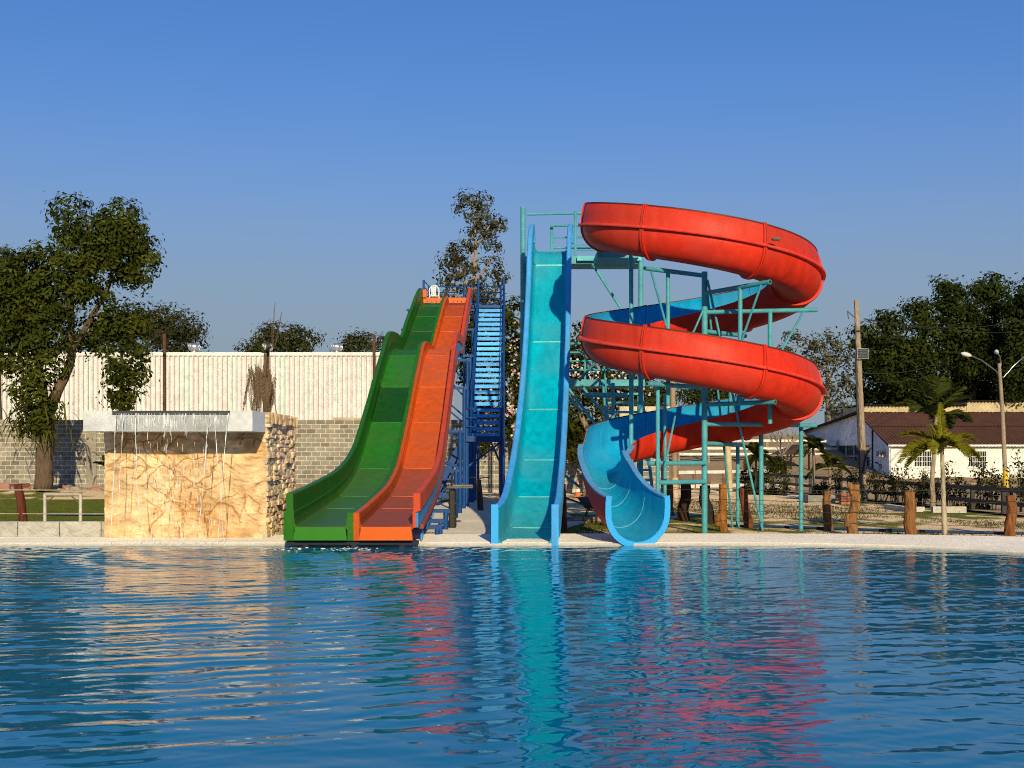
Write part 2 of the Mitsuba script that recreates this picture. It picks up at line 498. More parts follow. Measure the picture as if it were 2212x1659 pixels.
# water: a real rippled surface
wx = np.arange(-14.5, 11.95, 0.034)
wy = [3.4]
while wy[-1] < 24.0:
    wy.append(wy[-1] + 0.0135 + 0.0013 * max(0, wy[-1] - 6))
wy = np.array(wy)
WX, WY = np.meshgrid(wx, wy, indexing='ij')
WZ = np.zeros_like(WX)
gw = np.random.default_rng(3)
warp = 0.35 * (meshkit.fbm(np.stack([WX * 0.7, WY * 0.7, WX * 0], -1), 2, 1) - 0.5)
calm = 0.55 + 0.9 * meshkit.fbm(np.stack([WX * 0.16, WY * 0.13, WX * 0 + 4], -1), 2, 8)
for lam, slope, n, spread, main in ((1.7, 0.010, 4, 0.5, 1.70), (0.8, 0.017, 6, 0.55, 1.72), (0.42, 0.020, 8, 0.5, 1.70), (0.24, 0.027, 9, 0.8, 1.6), (0.15, 0.021, 8, 1.2, 1.5)):
    for i in range(n):
        a = main + spread * gw.normal() * 0.6
        l = lam * (0.75 + 0.5 * gw.random())
        k = 2 * PI / l
        amp = slope * 1.0 / k / math.sqrt(n) * (0.7 + 0.6 * gw.random())
        WZ += amp * np.sin(k * (WX * math.cos(a) + WY * math.sin(a) + warp * (0.5 + gw.random())) + gw.random() * 6.28)
WZ *= calm
# rings spreading from the falling water
patch = np.clip(1.9 * meshkit.fbm(np.stack([WX * 0.45, WY * 0.8, WX * 0 + 9], -1), 3, 12) - 0.25, 0.1, 1.5)
wob = (meshkit.fbm(np.stack([WX * 0.8, WY * 1.3, WX * 0 + 2], -1), 3, 14) - 0.5) * 5.0
for (cx, cy, l, amp, reach) in ((-6.3, 23.6, 0.37, 0.0068, 16.0), (-7.6, 24.5, 0.44, 0.0056, 16.0), (-5.0, 23.7, 0.24, 0.0030, 9.0)):
    r = np.hypot(WX - cx, WY - cy)
    WZ += amp * patch * np.sin(2 * PI * r / l + wob) * np.exp(-r / reach) * np.clip(r / 1.5, 0, 1) * np.clip((2.5 - WX) / 4.5, 0, 1)
edge = np.clip((23.95 - WY) / 0.5, 0.25, 1)
WZ = WZ * edge + WATER
inside = np.ones_like(WX, bool)
import shapely
inside = shapely.contains_xy(pool.buffer(0.12), WX, WY)
wi = np.arange(WX.size).reshape(WX.shape)
wf = np.stack([wi[:-1, :-1], wi[1:, :-1], wi[1:, 1:], wi[:-1, 1:]], -1)[inside[:-1, :-1]].reshape(-1, 4)
wv = np.column_stack([WX.ravel(), WY.ravel(), WZ.ravel()])
wm = trimesh.Trimesh(wv, np.vstack([wf[:, [0, 1, 2]], wf[:, [0, 2, 3]]]), process=False)
wm.remove_unreferenced_vertices()
struct('water', wm, None, 'water_mat', True)

# ------------------------------------------------------------------ waterfall wall
wf_ = thing('waterfall_wall', 'freestanding cascade wall of tan carved rock with a white overhanging beam', 'waterfall wall')
X0, X1, YF, YB = -8.22, -4.97, 25.2, 28.35
# carved rock face: a displaced grid with crack grooves
nx, nz = 400, 280
u, w = np.meshgrid(np.linspace(0, 1, nx), np.linspace(0, 1, nz), indexing='ij')
fx = X0 + (X1 - X0) * u
fz = 0.1 + (2.28 - 0.1) * w
P3 = np.stack([fx * 1.0, fz * 1.0, fx * 0], -1)
warpx = (meshkit.fbm(P3 * 1.6, 3, 1) - 0.5) * 0.75
warpz = (meshkit.fbm(P3 * 1.6 + 7, 3, 2) - 0.5) * 0.75
cells = np.random.default_rng(12)
cp = np.column_stack([X0 + (X1 - X0) * cells.random(44), 0.1 + 2.2 * cells.random(44)])
Q = np.stack([(fx + warpx), (fz + warpz) * 1.25], -1)
dist = np.sort(np.linalg.norm(Q[:, :, None] - (cp * [1, 1.25])[None, None], axis=-1), axis=-1)
edge_ = dist[..., 1] - dist[..., 0]
crack = np.exp(-(edge_ / (0.010 + 0.022 * meshkit.fbm(P3 * 2.7, 2, 15))) ** 2) * np.clip((meshkit.fbm(P3 * 1.3 + 3, 2, 6) - 0.42) * 12, 0, 1)
halo = np.exp(-(edge_ / 0.10) ** 2) * np.clip((meshkit.fbm(P3 * 1.0 + 9, 2, 16) - 0.45) * 6, 0, 1)
layer = meshkit.fbm(P3 * [2.2, 11, 1], 4, 31)
ledge = np.abs(np.sin((fz + 0.22 * warpx) * 8.5)) ** 0.5
rel = 0.13 * (meshkit.fbm(P3 * 2.3, 4, 3) - 0.5) + 0.05 * (meshkit.fbm(P3 * [7, 11, 7], 4, 4) - 0.5) + 0.02 * ledge - 0.035 * crack + 0.06 * (layer - 0.5)
border = np.minimum(np.minimum(u, 1 - u) * 30, 1)
fy = YF - rel * border
fx = fx + 0.05 * (meshkit.fbm(P3 * 3.1, 3, 5) - 0.5) * (1 - border * 0.6)
ii = np.arange(nx * nz).reshape(nx, nz)
ff = np.stack([ii[:-1, :-1], ii[1:, :-1], ii[1:, 1:], ii[:-1, 1:]], -1).reshape(-1, 4)
face = trimesh.Trimesh(np.column_stack([fx.ravel(), fy.ravel(), fz.ravel()]), np.vstack([ff[:, [0, 1, 2]], ff[:, [0, 2, 3]]]), process=False)
stain = np.clip(crack.ravel()[:, None] * 0.55 + 0.06 * (meshkit.fbm(P3 * 2.0 + 11, 3, 9).ravel()[:, None] > 0.62), 0, 1)
cn = meshkit.fbm(P3 * 1.4, 4, 21).ravel()[:, None]
cf = meshkit.fbm(P3 * 7, 3, 22).ravel()[:, None]
rc = np.array([[0.64, 0.385, 0.175]]) * (1 - np.clip((cn - 0.32) * 4, 0, 1)) + np.array([[0.80, 0.575, 0.33]]) * np.clip((cn - 0.32) * 4, 0, 1)
rc = rc * (0.72 + 0.55 * cf) * (1 + 0.5 * (layer.ravel()[:, None] - 0.5))
hl = halo.ravel()[:, None] * 0.2
rc = rc * (1 - hl) + np.array([[0.50, 0.25, 0.07]]) * hl
rc = rc * (1 - stain) + np.array([[0.34, 0.15, 0.045]]) * stain
fv, fq, fn_ = meshkit.arrays(face, True)
tri = fq.reshape(-1)
rock_path = meshkit.write_ply((fv[tri], np.arange(len(tri)).reshape(-1, 3)), True, pack(np.repeat(np.clip(rc, 0.01, 0.9)[fq].mean(1), 3, 0)), None, fn_[tri])
scene[wf_ + '__rock_face'] = {'type': 'ply', 'filename': rock_path, 'face_normals': False, 'bsdf': {'type': 'ref', 'id': 'rough_stone'}}
part(wf_, 'core', bx(X0 + 0.06, X1 - 0.02, YF + 0.08, YB, 0.02, 2.56), tint((0.42, 0.30, 0.16), 0.2, 3))
# stone cladding on the right side, laid in courses
gs = np.random.default_rng(31)
z = 0.1
stones = []
while z < 2.55:
    h = 0.08 + 0.05 * gs.random()
    y = YF - 0.02 + 0.05 * gs.random()
    while y < YB:
        L = 0.16 + 0.28 * gs.random()
        o = 0.02 + 0.07 * gs.random() ** 1.5
        y2 = min(y + L, YB + 0.03)
        if y2 - y > 0.05:
            m = soft_box(X1 - 0.06, X1 + o, y + 0.004, y2 - 0.004, z + 0.003, min(z + h, 2.62) - 0.003, 0.012, 0.03, int(gs.integers(1 << 30)))
            tone = 0.8 + 0.35 * gs.random()
            col = np.array([0.74, 0.56, 0.36]) * tone * (1 + 0.14 * (gs.random(3) - 0.5))
            part(wf_, 'stone', m, tint(col, 0.3, 14, int(gs.integers(99))), 'rough_stone')
        y = y2
    z += h
# stones along the top edge, set on end
y = YF + 0.02
while y < YB:
    L = 0.05 + 0.06 * gs.random()
    part(wf_, 'stone', soft_box(X1 - 0.34, X1 + 0.05 + 0.05 * gs.random(), y, y + L - 0.005, 2.44, 2.63 + 0.04 * gs.random(), 0.012, 0.03, int(gs.integers(1 << 30))), tint(np.array([0.58, 0.42, 0.24]) * (0.75 + 0.45 * gs.random()), 0.3, 14))
    y += L
# white beam with the dark spout slot
B0, B1, BF = X0 + 0.01, X1 + 0.0, 23.93
bm = [bx(B0, B1, BF, YF + 0.05, 2.262, 2.57), bx(B0, -7.66, BF, YF + 0.05, 2.57, 2.655), bx(-5.40, B1, BF, YF + 0.05, 2.57, 2.655), bx(-7.66, -5.40, BF + 0.3, YF + 0.05, 2.57, 2.64)]
beam = mesh_of([trimesh.remesh.subdivide_to_size(b.vertices, b.faces, 0.12) and trimesh.Trimesh(*trimesh.remesh.subdivide_to_size(b.vertices, b.faces, 0.12)) for b in bm])
part(wf_, 'beam', beam, tint((0.66, 0.67, 0.67), 0.14, 4))
part(wf_, 'spout', mesh_of([bx(-7.65, -5.41, BF + 0.02, BF + 0.29, 2.572, 2.592), bx(-7.65, -5.41, BF + 0.02, BF + 0.035, 2.592, 2.63), bx(-7.65, -5.41, BF + 0.25, BF + 0.29, 2.592, 2.66), bx(-7.65, -5.41, BF + 0.005, BF + 0.26, 2.632, 2.645)]), tint((0.055, 0.06, 0.065), 0.2, 4), 'satin')
# falling water: a thin rippled film over the beam's face, and separate strands and drops below it
fl = thing('falling_water', 'clear water running over the white beam and falling in thin strands into the pool', 'falling water')
gq = np.random.default_rng(5)
nx, nz = 150, 60
u, w = np.meshgrid(np.linspace(-7.5, -5.55, nx), np.linspace(0, 1, nz), indexing='ij')
zz = 2.59 - 0.33 * w
yy = BF - 0.012 - 0.02 * w - 0.06 * meshkit.fbm(np.stack([u * 17, zz * 7, u * 0], -1), 3, 2)
film = trimesh.Trimesh(np.column_stack([u.ravel(), yy.ravel(), zz.ravel()]), np.vstack([f_[:, q] for f_ in [np.stack([np.arange(nx * nz).reshape(nx, nz)[:-1, :-1], np.arange(nx * nz).reshape(nx, nz)[1:, :-1], np.arange(nx * nz).reshape(nx, nz)[1:, 1:], np.arange(nx * nz).reshape(nx, nz)[:-1, 1:]], -1).reshape(-1, 4)] for q in ([0, 1, 2], [0, 2, 3])]), process=False)
scene['white_water'] = two(prin(vc(), 0.15, 0.6))
part(wf_, 'wet_face', bx(-7.58, -5.46, BF - 0.003, BF - 0.0005, 2.266, 2.565), tint((0.40, 0.42, 0.42), 0.25, 9), 'white_water')
scene['film_water'] = {'type': 'thindielectric', 'int_ior': 1.33}
put(fl + '__film', film, None, 'film_water', True)


def strand(x0, x1, z0, z1, r, seed):
    k = 60
    t = np.linspace(0, 1, k)
    x = x0 + (x1 - x0) * t + (meshkit.noise(np.column_stack([t * 6, t * 0 + seed, t * 0]), seed) - 0.5) * 0.03
    y = BF - 0.03 - 0.16 * np.sqrt(t) + (meshkit.noise(np.column_stack([t * 6, t * 0 + seed + 5, t * 0]), seed) - 0.5) * 0.03
    rr = r * 0.75 * (1.05 - 0.6 * t) * (0.25 + 1.4 * meshkit.noise(np.column_stack([t * 16, t * 0 + seed, t * 0 + 3]), seed) ** 1.3)
    return tube(np.column_stack([x, y, z0 + (z1 - z0) * t]), rr, 6)


for (xa, xb, r) in ((-7.55, -7.62, 0.013), (-7.42, -7.50, 0.010), (-7.2, -7.08, 0.011), (-5.78, -5.98, 0.013), (-5.68, -5.46, 0.011), (-5.42, -5.58, 0.014)):
    part(fl, 'strand', strand(xa, xb, 2.6, 0.09, r, int(gq.integers(999))), np.array([0.74, 0.77, 0.78]), 'white_water', True)
bits = []
for i in range(240):
    x = -6.55 + 0.42 * gq.normal()
    if not -7.5 < x < -5.6:
        continue
    zt = 2.26 * gq.random() ** 0.8 + 0.05
    L = 0.03 + 0.16 * gq.random()
    r = 0.003 + 0.006 * gq.random()
    yq = BF - 0.05 - 0.16 * math.sqrt(max(0, 2.5 - zt) / 2.5) + 0.05 * (gq.random() - 0.5)
    zl = max(0.1, zt - L)
    bits.append(tube([[x, yq, zt], [x + 0.004, yq, (zt + zl) / 2], [x, yq, zl]], [r * 0.3, r, r * 0.5], 6))
put(fl + '__drops', mesh_of(bits[::2]), None, 'clear_water', True)
put(fl + '__white_drops', mesh_of(bits[1::2]), np.array([0.78, 0.8, 0.8]), 'white_water', True)
labels[fl + '__white_drops'] = {'kind': 'stuff'}
runs = []
for i in range(150):
    x = -7.55 + 2.05 * gq.random()
    za = 2.60 - 0.2 * gq.random() * (gq.random() < .5)
    zb = max(2.26, za - 0.06 - 0.28 * gq.random())
    r = 0.003 + 0.007 * gq.random() ** 2
    runs.append(tube([[x, BF - .012, za], [x + .006 * gq.normal(), BF - .022 - .01 * gq.random(), (za + zb) / 2], [x + .008 * gq.normal(), BF - .02, zb]], [r * .4, r, r * .5], 5))
put(fl + '__runs', mesh_of(runs), np.array([0.80, 0.82, 0.82]), 'white_water', True)
labels[fl + '__runs'] = {'kind': 'stuff'}
labels[fl + '__drops'] = {'kind': 'stuff'}

# low block kerb wall to the left of it
kw = thing('low_block_wall', 'single low course of grey concrete blocks along the deck, left of the cascade wall', 'low wall')
x = X0 - 0.03
i = 0
while x > -12.5:
    L = 0.85 if i else 0.12
    m = soft_box(x - L + 0.008, x - 0.008, 25.45 + 0.008 * gs.random(), 25.75, 0.13, 0.435 + 0.004 * gs.random(), 0.01, 0.006, i)
    part(kw, 'block', trimesh.Trimesh(*trimesh.remesh.subdivide_to_size(m.vertices, m.faces, 0.1)), tint(np.array([0.44, 0.42, 0.37]) * (0.9 + 0.25 * gs.random()), 0.16, 5, i), 'rough_stone')
    x -= L
    i += 1
# white water where drips hit the pool beside the green lane
gz2 = np.random.default_rng(17)
fm = []
for i in range(70):
    cx_, cy_ = (-3.95, 22.85) if i < 30 else ((-3.0, 22.9) if i < 75 else (-6.3, 23.6))
    s_ = 0.006 + 0.014 * gz2.random() ** 2
    b_ = trimesh.creation.icosphere(1, s_)
    b_.vertices = b_.vertices * [1.8, 1.2, 0.5] + [cx_ + (0.25 if i < 75 else 0.9) * gz2.normal(), cy_ + 0.2 * gz2.normal(), WATER + 0.008]
    fm.append(b_)
put('foam', mesh_of(fm), np.array([0.78, 0.8, 0.8]), 'satin', True)
labels['foam'] = {'label': 'white bubbles on the water below the slide end and the falling water', 'category': 'foam', 'kind': 'stuff'}

# ------------------------------------------------------------------ twin-lane hump slide and its blue tower
GREEN, ORANGE = np.array([0.022, 0.180, 0.008]), np.array([0.68, 0.105, 0.002])
DEEP_BLUE, LIGHT_BLUE, TEAL = (0.006, 0.06, 0.24), (0.075, 0.40, 0.88), (0.075, 0.35, 0.41)
PD = np.array([23.2, 25, 27.1, 29.8, 32, 34.2, 37.7, 40.35, 42.4, 44.4, 45.4, 46.4, 47.8, 49.8, 51.8, 52.8, 54.2])
PZ = np.array([.475, .54, .64, .79, 1.02, 1.42, 2.77, 4.0, 4.85, 5.5, 5.6, 5.65, 6.15, 7.0, 7.9, 8.2, 8.22])


def lane_shift(d):
    return -0.2 * np.clip((np.asarray(d, float) - 23.2) / 12.0, 0, 1)


def lane_scale(d):
    """The lanes narrow a little above the hump."""
    q = np.clip((np.asarray(d, float) - 43.5) / 10.0, 0, 1)
    return 1 - 0.115 * q


def lane_frames(d0, d1, step=0.22):
    n = max(4, int((d1 - d0) / step) + 1)
    d = np.linspace(d0, d1, n)
    z = hermite(PD, PZ, d)
    sc = lane_scale(d)
    x = lane_shift(d) * sc
    p = np.column_stack([x, d, z])
    zz = hermite(PD, PZ, np.clip(d + 0.15, 23.2, 54.2)) - hermite(PD, PZ, np.clip(d - 0.15, 23.2, 54.2))
    yy = np.clip(d + 0.15, 23.2, 54.2) - np.clip(d - 0.15, 23.2, 54.2)
    t = np.column_stack([np.zeros(n), np.ones(n), zz / yy])
    t /= np.linalg.norm(t, axis=1, keepdims=True)
    s = np.tile([1.0, 0, 0], (n, 1))
    nr = np.cross(s, t)
    nr /= np.linalg.norm(nr, axis=1, keepdims=True)
    return p, nr, s * sc[:, None]


ws = thing('wide_slide', 'twin-lane hump slide with one green and one orange lane, ending over the pool', 'water slide')
SEAM = [23.2, 27.15, 30.0, 34.2, 37.7, 40.3, 43.4, 46.4, 48.9, 50.6, 52.0, 53.2]
gp = np.random.default_rng(77)
XG0, XG1, XM, XO0, XO1 = -4.04, -3.07, -2.945, -2.82, -1.85


def bed(x0, x1):
    r = 0.07
    return [(x0, 0.16), (x0, r), (x0 + r * 0.3, r * 0.3), (x0 + r, 0), ((x0 + x1) / 2, -0.004), (x1 - r, 0), (x1 - r * 0.3, r * 0.3), (x1, r), (x1, 0.16), (x1 + 0.012, 0.16), (x1 + 0.012, -0.05), (x0 - 0.012, -0.05), (x0 - 0.012, 0.16)]


def box_sec(x0, x1, n0, n1, r=0.015):
    return [(x0, n0), (x1, n0), (x1, n1 - r), (x1 - r, n1), (x0 + r, n1), (x0, n1 - r)]


def lane(name, base, x0, x1, tones, warm):
    key = ws + '__' + name
    for i in range(len(SEAM) - 1):
        p, nr, s = lane_frames(SEAM[i] + (0.012 if i else 0.02), SEAM[i + 1] - 0.012)
        c = np.clip(base * tones[i % len(tones)] + np.array(warm) * (i in (0, 1, 2)) * 0.4, 0.004, 0.9)
        part(key, 'bed_panel', sweep(p, nr, s, bed(x0, x1)), weather(c, 0.13, (0.07, 0.09, 0.025) if base[1] > base[0] else (0.42, 0.16, 0.08), 0.3, i), 'fibreglass', 40)
        # the flange where two panels are bolted together, just proud of the bed
        if i:
            q = [(x0 + 0.05, -0.06), (x1 - 0.05, -0.06), (x1 - 0.05, 0.0035), (x0 + 0.05, 0.0035)]
            a, b, cc = lane_frames(SEAM[i] - 0.016, SEAM[i] + 0.016, 0.01)
            part(key, 'joint', sweep(a, b, cc, q), np.clip(base * 1.5 + 0.02, 0, 0.9), 'satin')
    return key


gl = lane('green_lane', GREEN, XG0, XG1, [0.62, 0.7, 0.85, 1.05, 0.42, 1.1, 0.7, 0.5, 0.6, 0.55, 0.5, 0.5], (0.07, 0.045, 0.015))
ol = lane('orange_lane', ORANGE, XO0, XO1, [0.42, 0.48, 0.6, 0.98, 0.95, 1.0, 0.9, 0.85, 0.8, 0.7, 0.42, 0.42], (0.06, 0.04, 0.035))
p, nr, s = lane_frames(23.2, 53.4)
saddle = 0.10 * np.exp(-((p[:, 1] - 43.6) / 1.1) ** 2) - 0.16 * np.exp(-((p[:, 1] - 47.2) / 1.0) ** 2)


def wall_sec(sec, add):
    sec = np.array(sec, float)
    out = np.repeat(sec[None], len(p), 0)
    top = sec[:, 1] > 0.2
    out[:, top, 1] += add[:, None]
    return out


lo = [(XG0 - 0.20, -0.26), (XG0 - 0.013, -0.26), (XG0 - 0.013, 0.0), (XG0 - 0.002, 0.27), (XG0 - 0.02, 0.30), (XG0 - 0.02, 0.60), (XG0 - 0.035, 0.62), (XG0 - 0.135, 0.62), (XG0 - 0.15, 0.60), (XG0 - 0.15, 0.30), (XG0 - 0.20, 0.26)]
part(gl, 'outer_wall', sweep(p, nr, s, wall_sec(lo, saddle)), weather(GREEN * 0.72, 0.22, (0.09, 0.10, 0.04), 0.35, 3), 'fibreglass', 30)
part(gl, 'divider', sweep(p, nr, s, wall_sec(box_sec(XG1 + 0.014, XM - 0.001, -0.26, 0.26), saddle * 0.9)), tint(GREEN * 0.85, 0.15, 1.4, 4), 'fibreglass', 30)
part(ol, 'divider', sweep(p, nr, s, wall_sec(box_sec(XM + 0.001, XO0 - 0.014, -0.26, 0.262), saddle * 0.9)), tint(ORANGE * 0.82, 0.14, 1.4, 5, ORANGE * 0.1), 'fibreglass', 30)
ro = [(XO1 + 0.014, -0.02), (XO1 + 0.06, -0.02), (XO1 + 0.06, 0.26), (XO1 + 0.15, 0.30), (XO1 + 0.15, 0.60), (XO1 + 0.135, 0.62), (XO1 + 0.035, 0.62), (XO1 + 0.02, 0.60), (XO1 + 0.02, 0.30), (XO1 + 0.002, 0.27)]
part(ol, 'outer_wall', sweep(p, nr, s, wall_sec(ro, saddle)), weather(np.array([0.62, 0.065, 0.015]), 0.18, (0.45, 0.14, 0.08), 0.3, 6), 'fibreglass', 30)
# blue painted side web, brownish lower stringer and gusset plates on the orange side
part(ol, 'side_web', sweep(p, nr, s, [(XO1 + 0.062, -0.015), (XO1 + 0.11, -0.015), (XO1 + 0.11, 0.27), (XO1 + 0.062, 0.25)]), tint((0.05, 0.24, 0.48), 0.35, 2, 7), 'satin')
part(ol, 'stringer', sweep(p[4:], nr[4:], s[4:], box_sec(XO1 + 0.02, XO1 + 0.16, -0.12, -0.025)), tint((0.26, 0.055, 0.03), 0.3, 3, 8), 'satin')
for d in (24.5, 26.6, 28.9, 36.0, 43.4, 44.4, 45.3, 46.2, 47.4, 50.4, 51.6):
    a, b, c = lane_frames(d - 0.3, d + 0.3, 0.3)
    n_ = [a[0] - b[0] * 0.36, a[-1] - b[-1] * 0.36, a[len(a) // 2] - b[len(a) // 2] * 0.125]
    g_ = [q + c[0] * x for q in n_ for x in (XO1 + 0.09, XO1 + 0.12)]
    part(ol, 'gusset', trimesh.convex.convex_hull(np.array(g_)), tint(LIGHT_BLUE), 'satin')
# closed ends over the pool
p0, n0, s0 = lane_frames(23.2, 23.26, 0.02)
for key, x0, x1, col in ((gl, XG0 - 0.01, XG1 + 0.01, GREEN * 0.98), (ol, XO0 - 0.01, XO1 + 0.01, ORANGE * 0.92)):
    e = np.array([[(x0 + 0.03, 23.17, .47), (x1 - 0.03, 23.17, .47), (x1 + 0.0, 23.13, .225), (x0 - 0.0, 23.13, .225)]])[0]
    e2 = e + [0, 0.09, 0]
    v = np.vstack([e, e2])
    m = trimesh.convex.convex_hull(v)
    part(key, 'end_lip', m, tint(np.minimum(col, 0.9), 0.06, 3), 'gloss_paint')
part(ws, 'tail_beam', mesh_of([bx(-4.2, -1.75, 23.3, 23.5, 0.13, 0.205), bx(-3.9, -3.8, 23.3, 23.4, -0.3, 0.2), bx(-3.0, -2.9, 23.3, 23.4, -0.3, 0.2), bx(-2.1, -2.0, 23.3, 23.4, -0.3, 0.2)]), (0.02, 0.025, 0.04))
# orange starting bar with dark nozzle holes at the top of both lanes
for key, x0, x1 in ((gl, XG0, XG1), (ol, XO0, XO1)):
    x0, x1, sh = (x0 - 0.2) * 0.887, (x1 - 0.2) * 0.887, 0.0
    ob = bx(x0 + sh - 0.02, x1 + sh + 0.02, 53.22, 53.5, 8.24, 8.47)
    part(key, 'start_bar', ob, tint((0.80, 0.16, 0.04), 0.1, 3), 'fibreglass')
    for i in range(4):
        xc = x0 + sh + 0.17 + 0.18 * i
        part(key + '__start_bar', 'nozzle_hole', trimesh.creation.cylinder(0.022, 0.02, 10, transform=trimesh.transformations.rotation_matrix(PI / 2, [1, 0, 0]) @ np.eye(4)).apply_translation([xc, 53.215, 8.30]), (0.01, 0.01, 0.01))
    part(key, 'start_cheek', bx((x0 if key == gl else x1) + sh - 0.05, (x0 if key == gl else x1) + sh + 0.12, 53.1, 53.5, 8.47, 8.8), tint((0.85, 0.14, 0.03), 0.15, 3), 'fibreglass')
# supports along both sides
for d in (26.2, 27.4, 29.6, 32.2, 35.0, 37.8, 41.0, 44.0, 47.0, 50.0, 52.6):
    zb = float(hermite(PD, PZ, d)) - 0.3
    xr, xl = -1.57, -4.12 - 0.2 * min(1, (d - 23.2) / 12)
    for xq in (xr, xl):
        part(ws, 'support_post', pipe([xq, d, -0.05], [xq, d, zb], 0.06 if d > 28.5 else 0.05, 14), tint(DEEP_BLUE, 0.4, 3, int(d)), 'satin', True)
    part(ws, 'cross_beam', bar([xl - .12, d, zb + 0.0], [xr + .1, d, zb + 0.0], 0.09), tint(DEEP_BLUE, 0.3, 3), 'satin')
    if zb > 2.2:
        part(ws, 'brace', pipe([xr, d, zb * 0.55], [xl, d, zb - 0.05], 0.03, 8), tint(DEEP_BLUE, 0.3, 3), 'satin', True)

# blue stair tower
bt = thing('blue_stair_tower', 'dark blue steel tower with a railed platform and light blue steps', 'slide tower')
steel = tint(DEEP_BLUE, 0.35, 2.5, 11)
ZT = 8.2
xs0, xs1 = -1.46, -0.34         # the stair, left and right stringer
part(bt, 'platform', bx(-3.85, -0.32, 53.55, 55.4, ZT - 0.12, ZT), steel, 'satin')
posts = [(-3.78, 53.5, 7.6, 9.27), (-3.66, 55.3, 0, 9.25), (-2.12, 55.3, 0, 9.25), (-1.45, 53.5, 0, 9.32), (-0.50, 55.3, 0, 9.25), (-0.35, 53.5, 0, 9.35)]
for (x, y, z0, z1) in posts:
    part(bt, 'post', pipe([x, y, z0], [x, y, z1], 0.05, 10), steel, 'satin', True)
for z in (9.22, 8.96, 8.70, 8.45):
    part(bt, 'rail', tube([[-3.78, 53.5, z + 0.02], [-3.66, 55.3, z], [-0.50, 55.3, z], [-0.35, 53.5, z + 0.03]], 0.022, 8), steel, 'satin', True)
NS = 24
yb, yt, zb_, zt_ = 44.0, 53.45, 2.43, 8.1
for i in range(NS):
    t = (i + 0.5) / NS
    y, z = yb + (yt - yb) * t, zb_ + (zt_ - zb_) * t
    tone = 0.85 + 0.5 * gp.random()
    part(bt, 'tread', bx(xs0 + 0.06, xs1 - 0.05, y - 0.13, y + 0.13, z - 0.13, z), tint(np.array(LIGHT_BLUE) * tone, 0.25, 3, i), 'satin')
for x in (xs0, xs1):
    part(bt, 'stringer', bar([x, yb - 0.2, zb_ - 0.1], [x, yt, zt_], 0.07, 0.24), steel, 'satin')
    for h in (0.45, 0.9):
        part(bt, 'hand_rail', pipe([x, yb - 0.2, zb_ + h], [x, yt, zt_ + h], 0.022, 8), steel, 'satin', True)
    for i in range(8):
        t = i / 7
        y, z = yb + (yt - yb) * t, zb_ + (zt_ - zb_) * t
        part(bt, 'baluster', pipe([x, y, z], [x, y, z + 0.9], 0.012, 6), steel, 'satin', True)
part(bt, 'landing', bx(-1.72, -0.30, 42.6, 44.0, 2.24, 2.43), steel, 'satin')
for z in (2.75, 3.05, 3.38):
    part(bt, 'landing_rail', tube([[-1.7, 42.65, z], [-0.32, 42.65, z], [-0.32, 44, z]], 0.02, 6), steel, 'satin', True)
for (x, y, z1, r) in ((-1.56, 42.8, 3.4, 0.09), (-1.47, 46.6, 4.0, 0.07), (-0.36, 42.8, 3.4, 0.05), (-0.43, 45.0, 2.3, 0.05), (-0.36, 49.0, 5.4, 0.05), (-1.45, 49.0, 5.4, 0.06)):
    part(bt, 'post', pipe([x, y, -0.05], [x, y, z1], r, 12), steel if abs(x + 0.43) > 0.01 else tint((0.33, 0.13, 0.10), 0.3, 3), 'satin', True)
part(bt, 'diagonal_brace', bar([-1.56, 42.85, 1.35], [-0.36, 42.85, 2.24], 0.06), steel, 'satin')
part(bt, 'diagonal_brace', bar([-0.45, 43.2, 1.6], [-1.2, 46.2, 3.2], 0.05), steel, 'satin')
# lower flight, turning back under the landing
for i in range(9):
    part(bt, 'tread', bx(-2.75 + 0.12 * i, -2.45 + 0.12 * i, 42.7, 43.9, 0.22 + 0.24 * i, 0.27 + 0.24 * i), tint(np.array(DEEP_BLUE) * 1.2, 0.3, 3, i), 'satin')
for y in (42.66, 43.94):
    part(bt, 'stringer', bar([-2.8, y, 0.05], [-1.65, y, 2.35], 0.05, 0.2), steel, 'satin')

# white plastic chair on the platform
pc = thing('plastic_chair', 'white plastic chair on top of the blue tower, behind the green lane', 'chair')
cx, cy, cz = -3.36, 54.2, ZT
for (dx, dy) in ((-.2, -.18), (.2, -.18), (-.2, .2), (.2, .2)):
    part(pc, 'leg', bar([cx + dx * 1.1, cy + dy * 1.15, cz], [cx + dx, cy + dy, cz + 0.44], 0.035), (0.8, 0.8, 0.78), 'satin')
part(pc, 'seat', soft_box(cx - .22, cx + .22, cy - .22, cy + .22, cz + .42, cz + .455, 0.012), (0.82, 0.82, 0.8), 'satin')
ang = np.linspace(0, PI, 15)
arch = np.column_stack([cx + 0.21 * np.cos(ang), np.full(15, cy - 0.2) - 0.03, cz + 0.66 + 0.22 * np.sin(ang)])
arch = np.vstack([[cx + 0.20, cy - 0.2, cz + 0.45], arch, [cx - 0.20, cy - 0.2, cz + 0.45]])
back = [tube(arch, 0.026, 8)] + [bar([cx + q, cy - 0.2, cz + 0.45], [cx + q, cy - 0.23, cz + 0.86 - abs(q) * 0.4], 0.055, 0.014) for q in (-0.10, -0.03, 0.04)]
part(pc, 'backrest', mesh_of(back), (0.85, 0.85, 0.83), 'satin', True)

CH = np.array([cx, cy, cz])
# ------------------------------------------------------------------ straight blue slide
AQUA, SKYB = np.array([0.0, 0.36, 0.53]), np.array([0.06, 0.35, 0.84])
SD = np.array([23.85, 25, 26.2, 27.4, 28.9, 30.3, 31.7, 33.0, 34.0, 34.5, 35.1])
SZ = np.array([0.10, 0.14, 0.30, 0.68, 1.30, 2.12, 3.2, 4.65, 6.3, 7.3, 7.5])


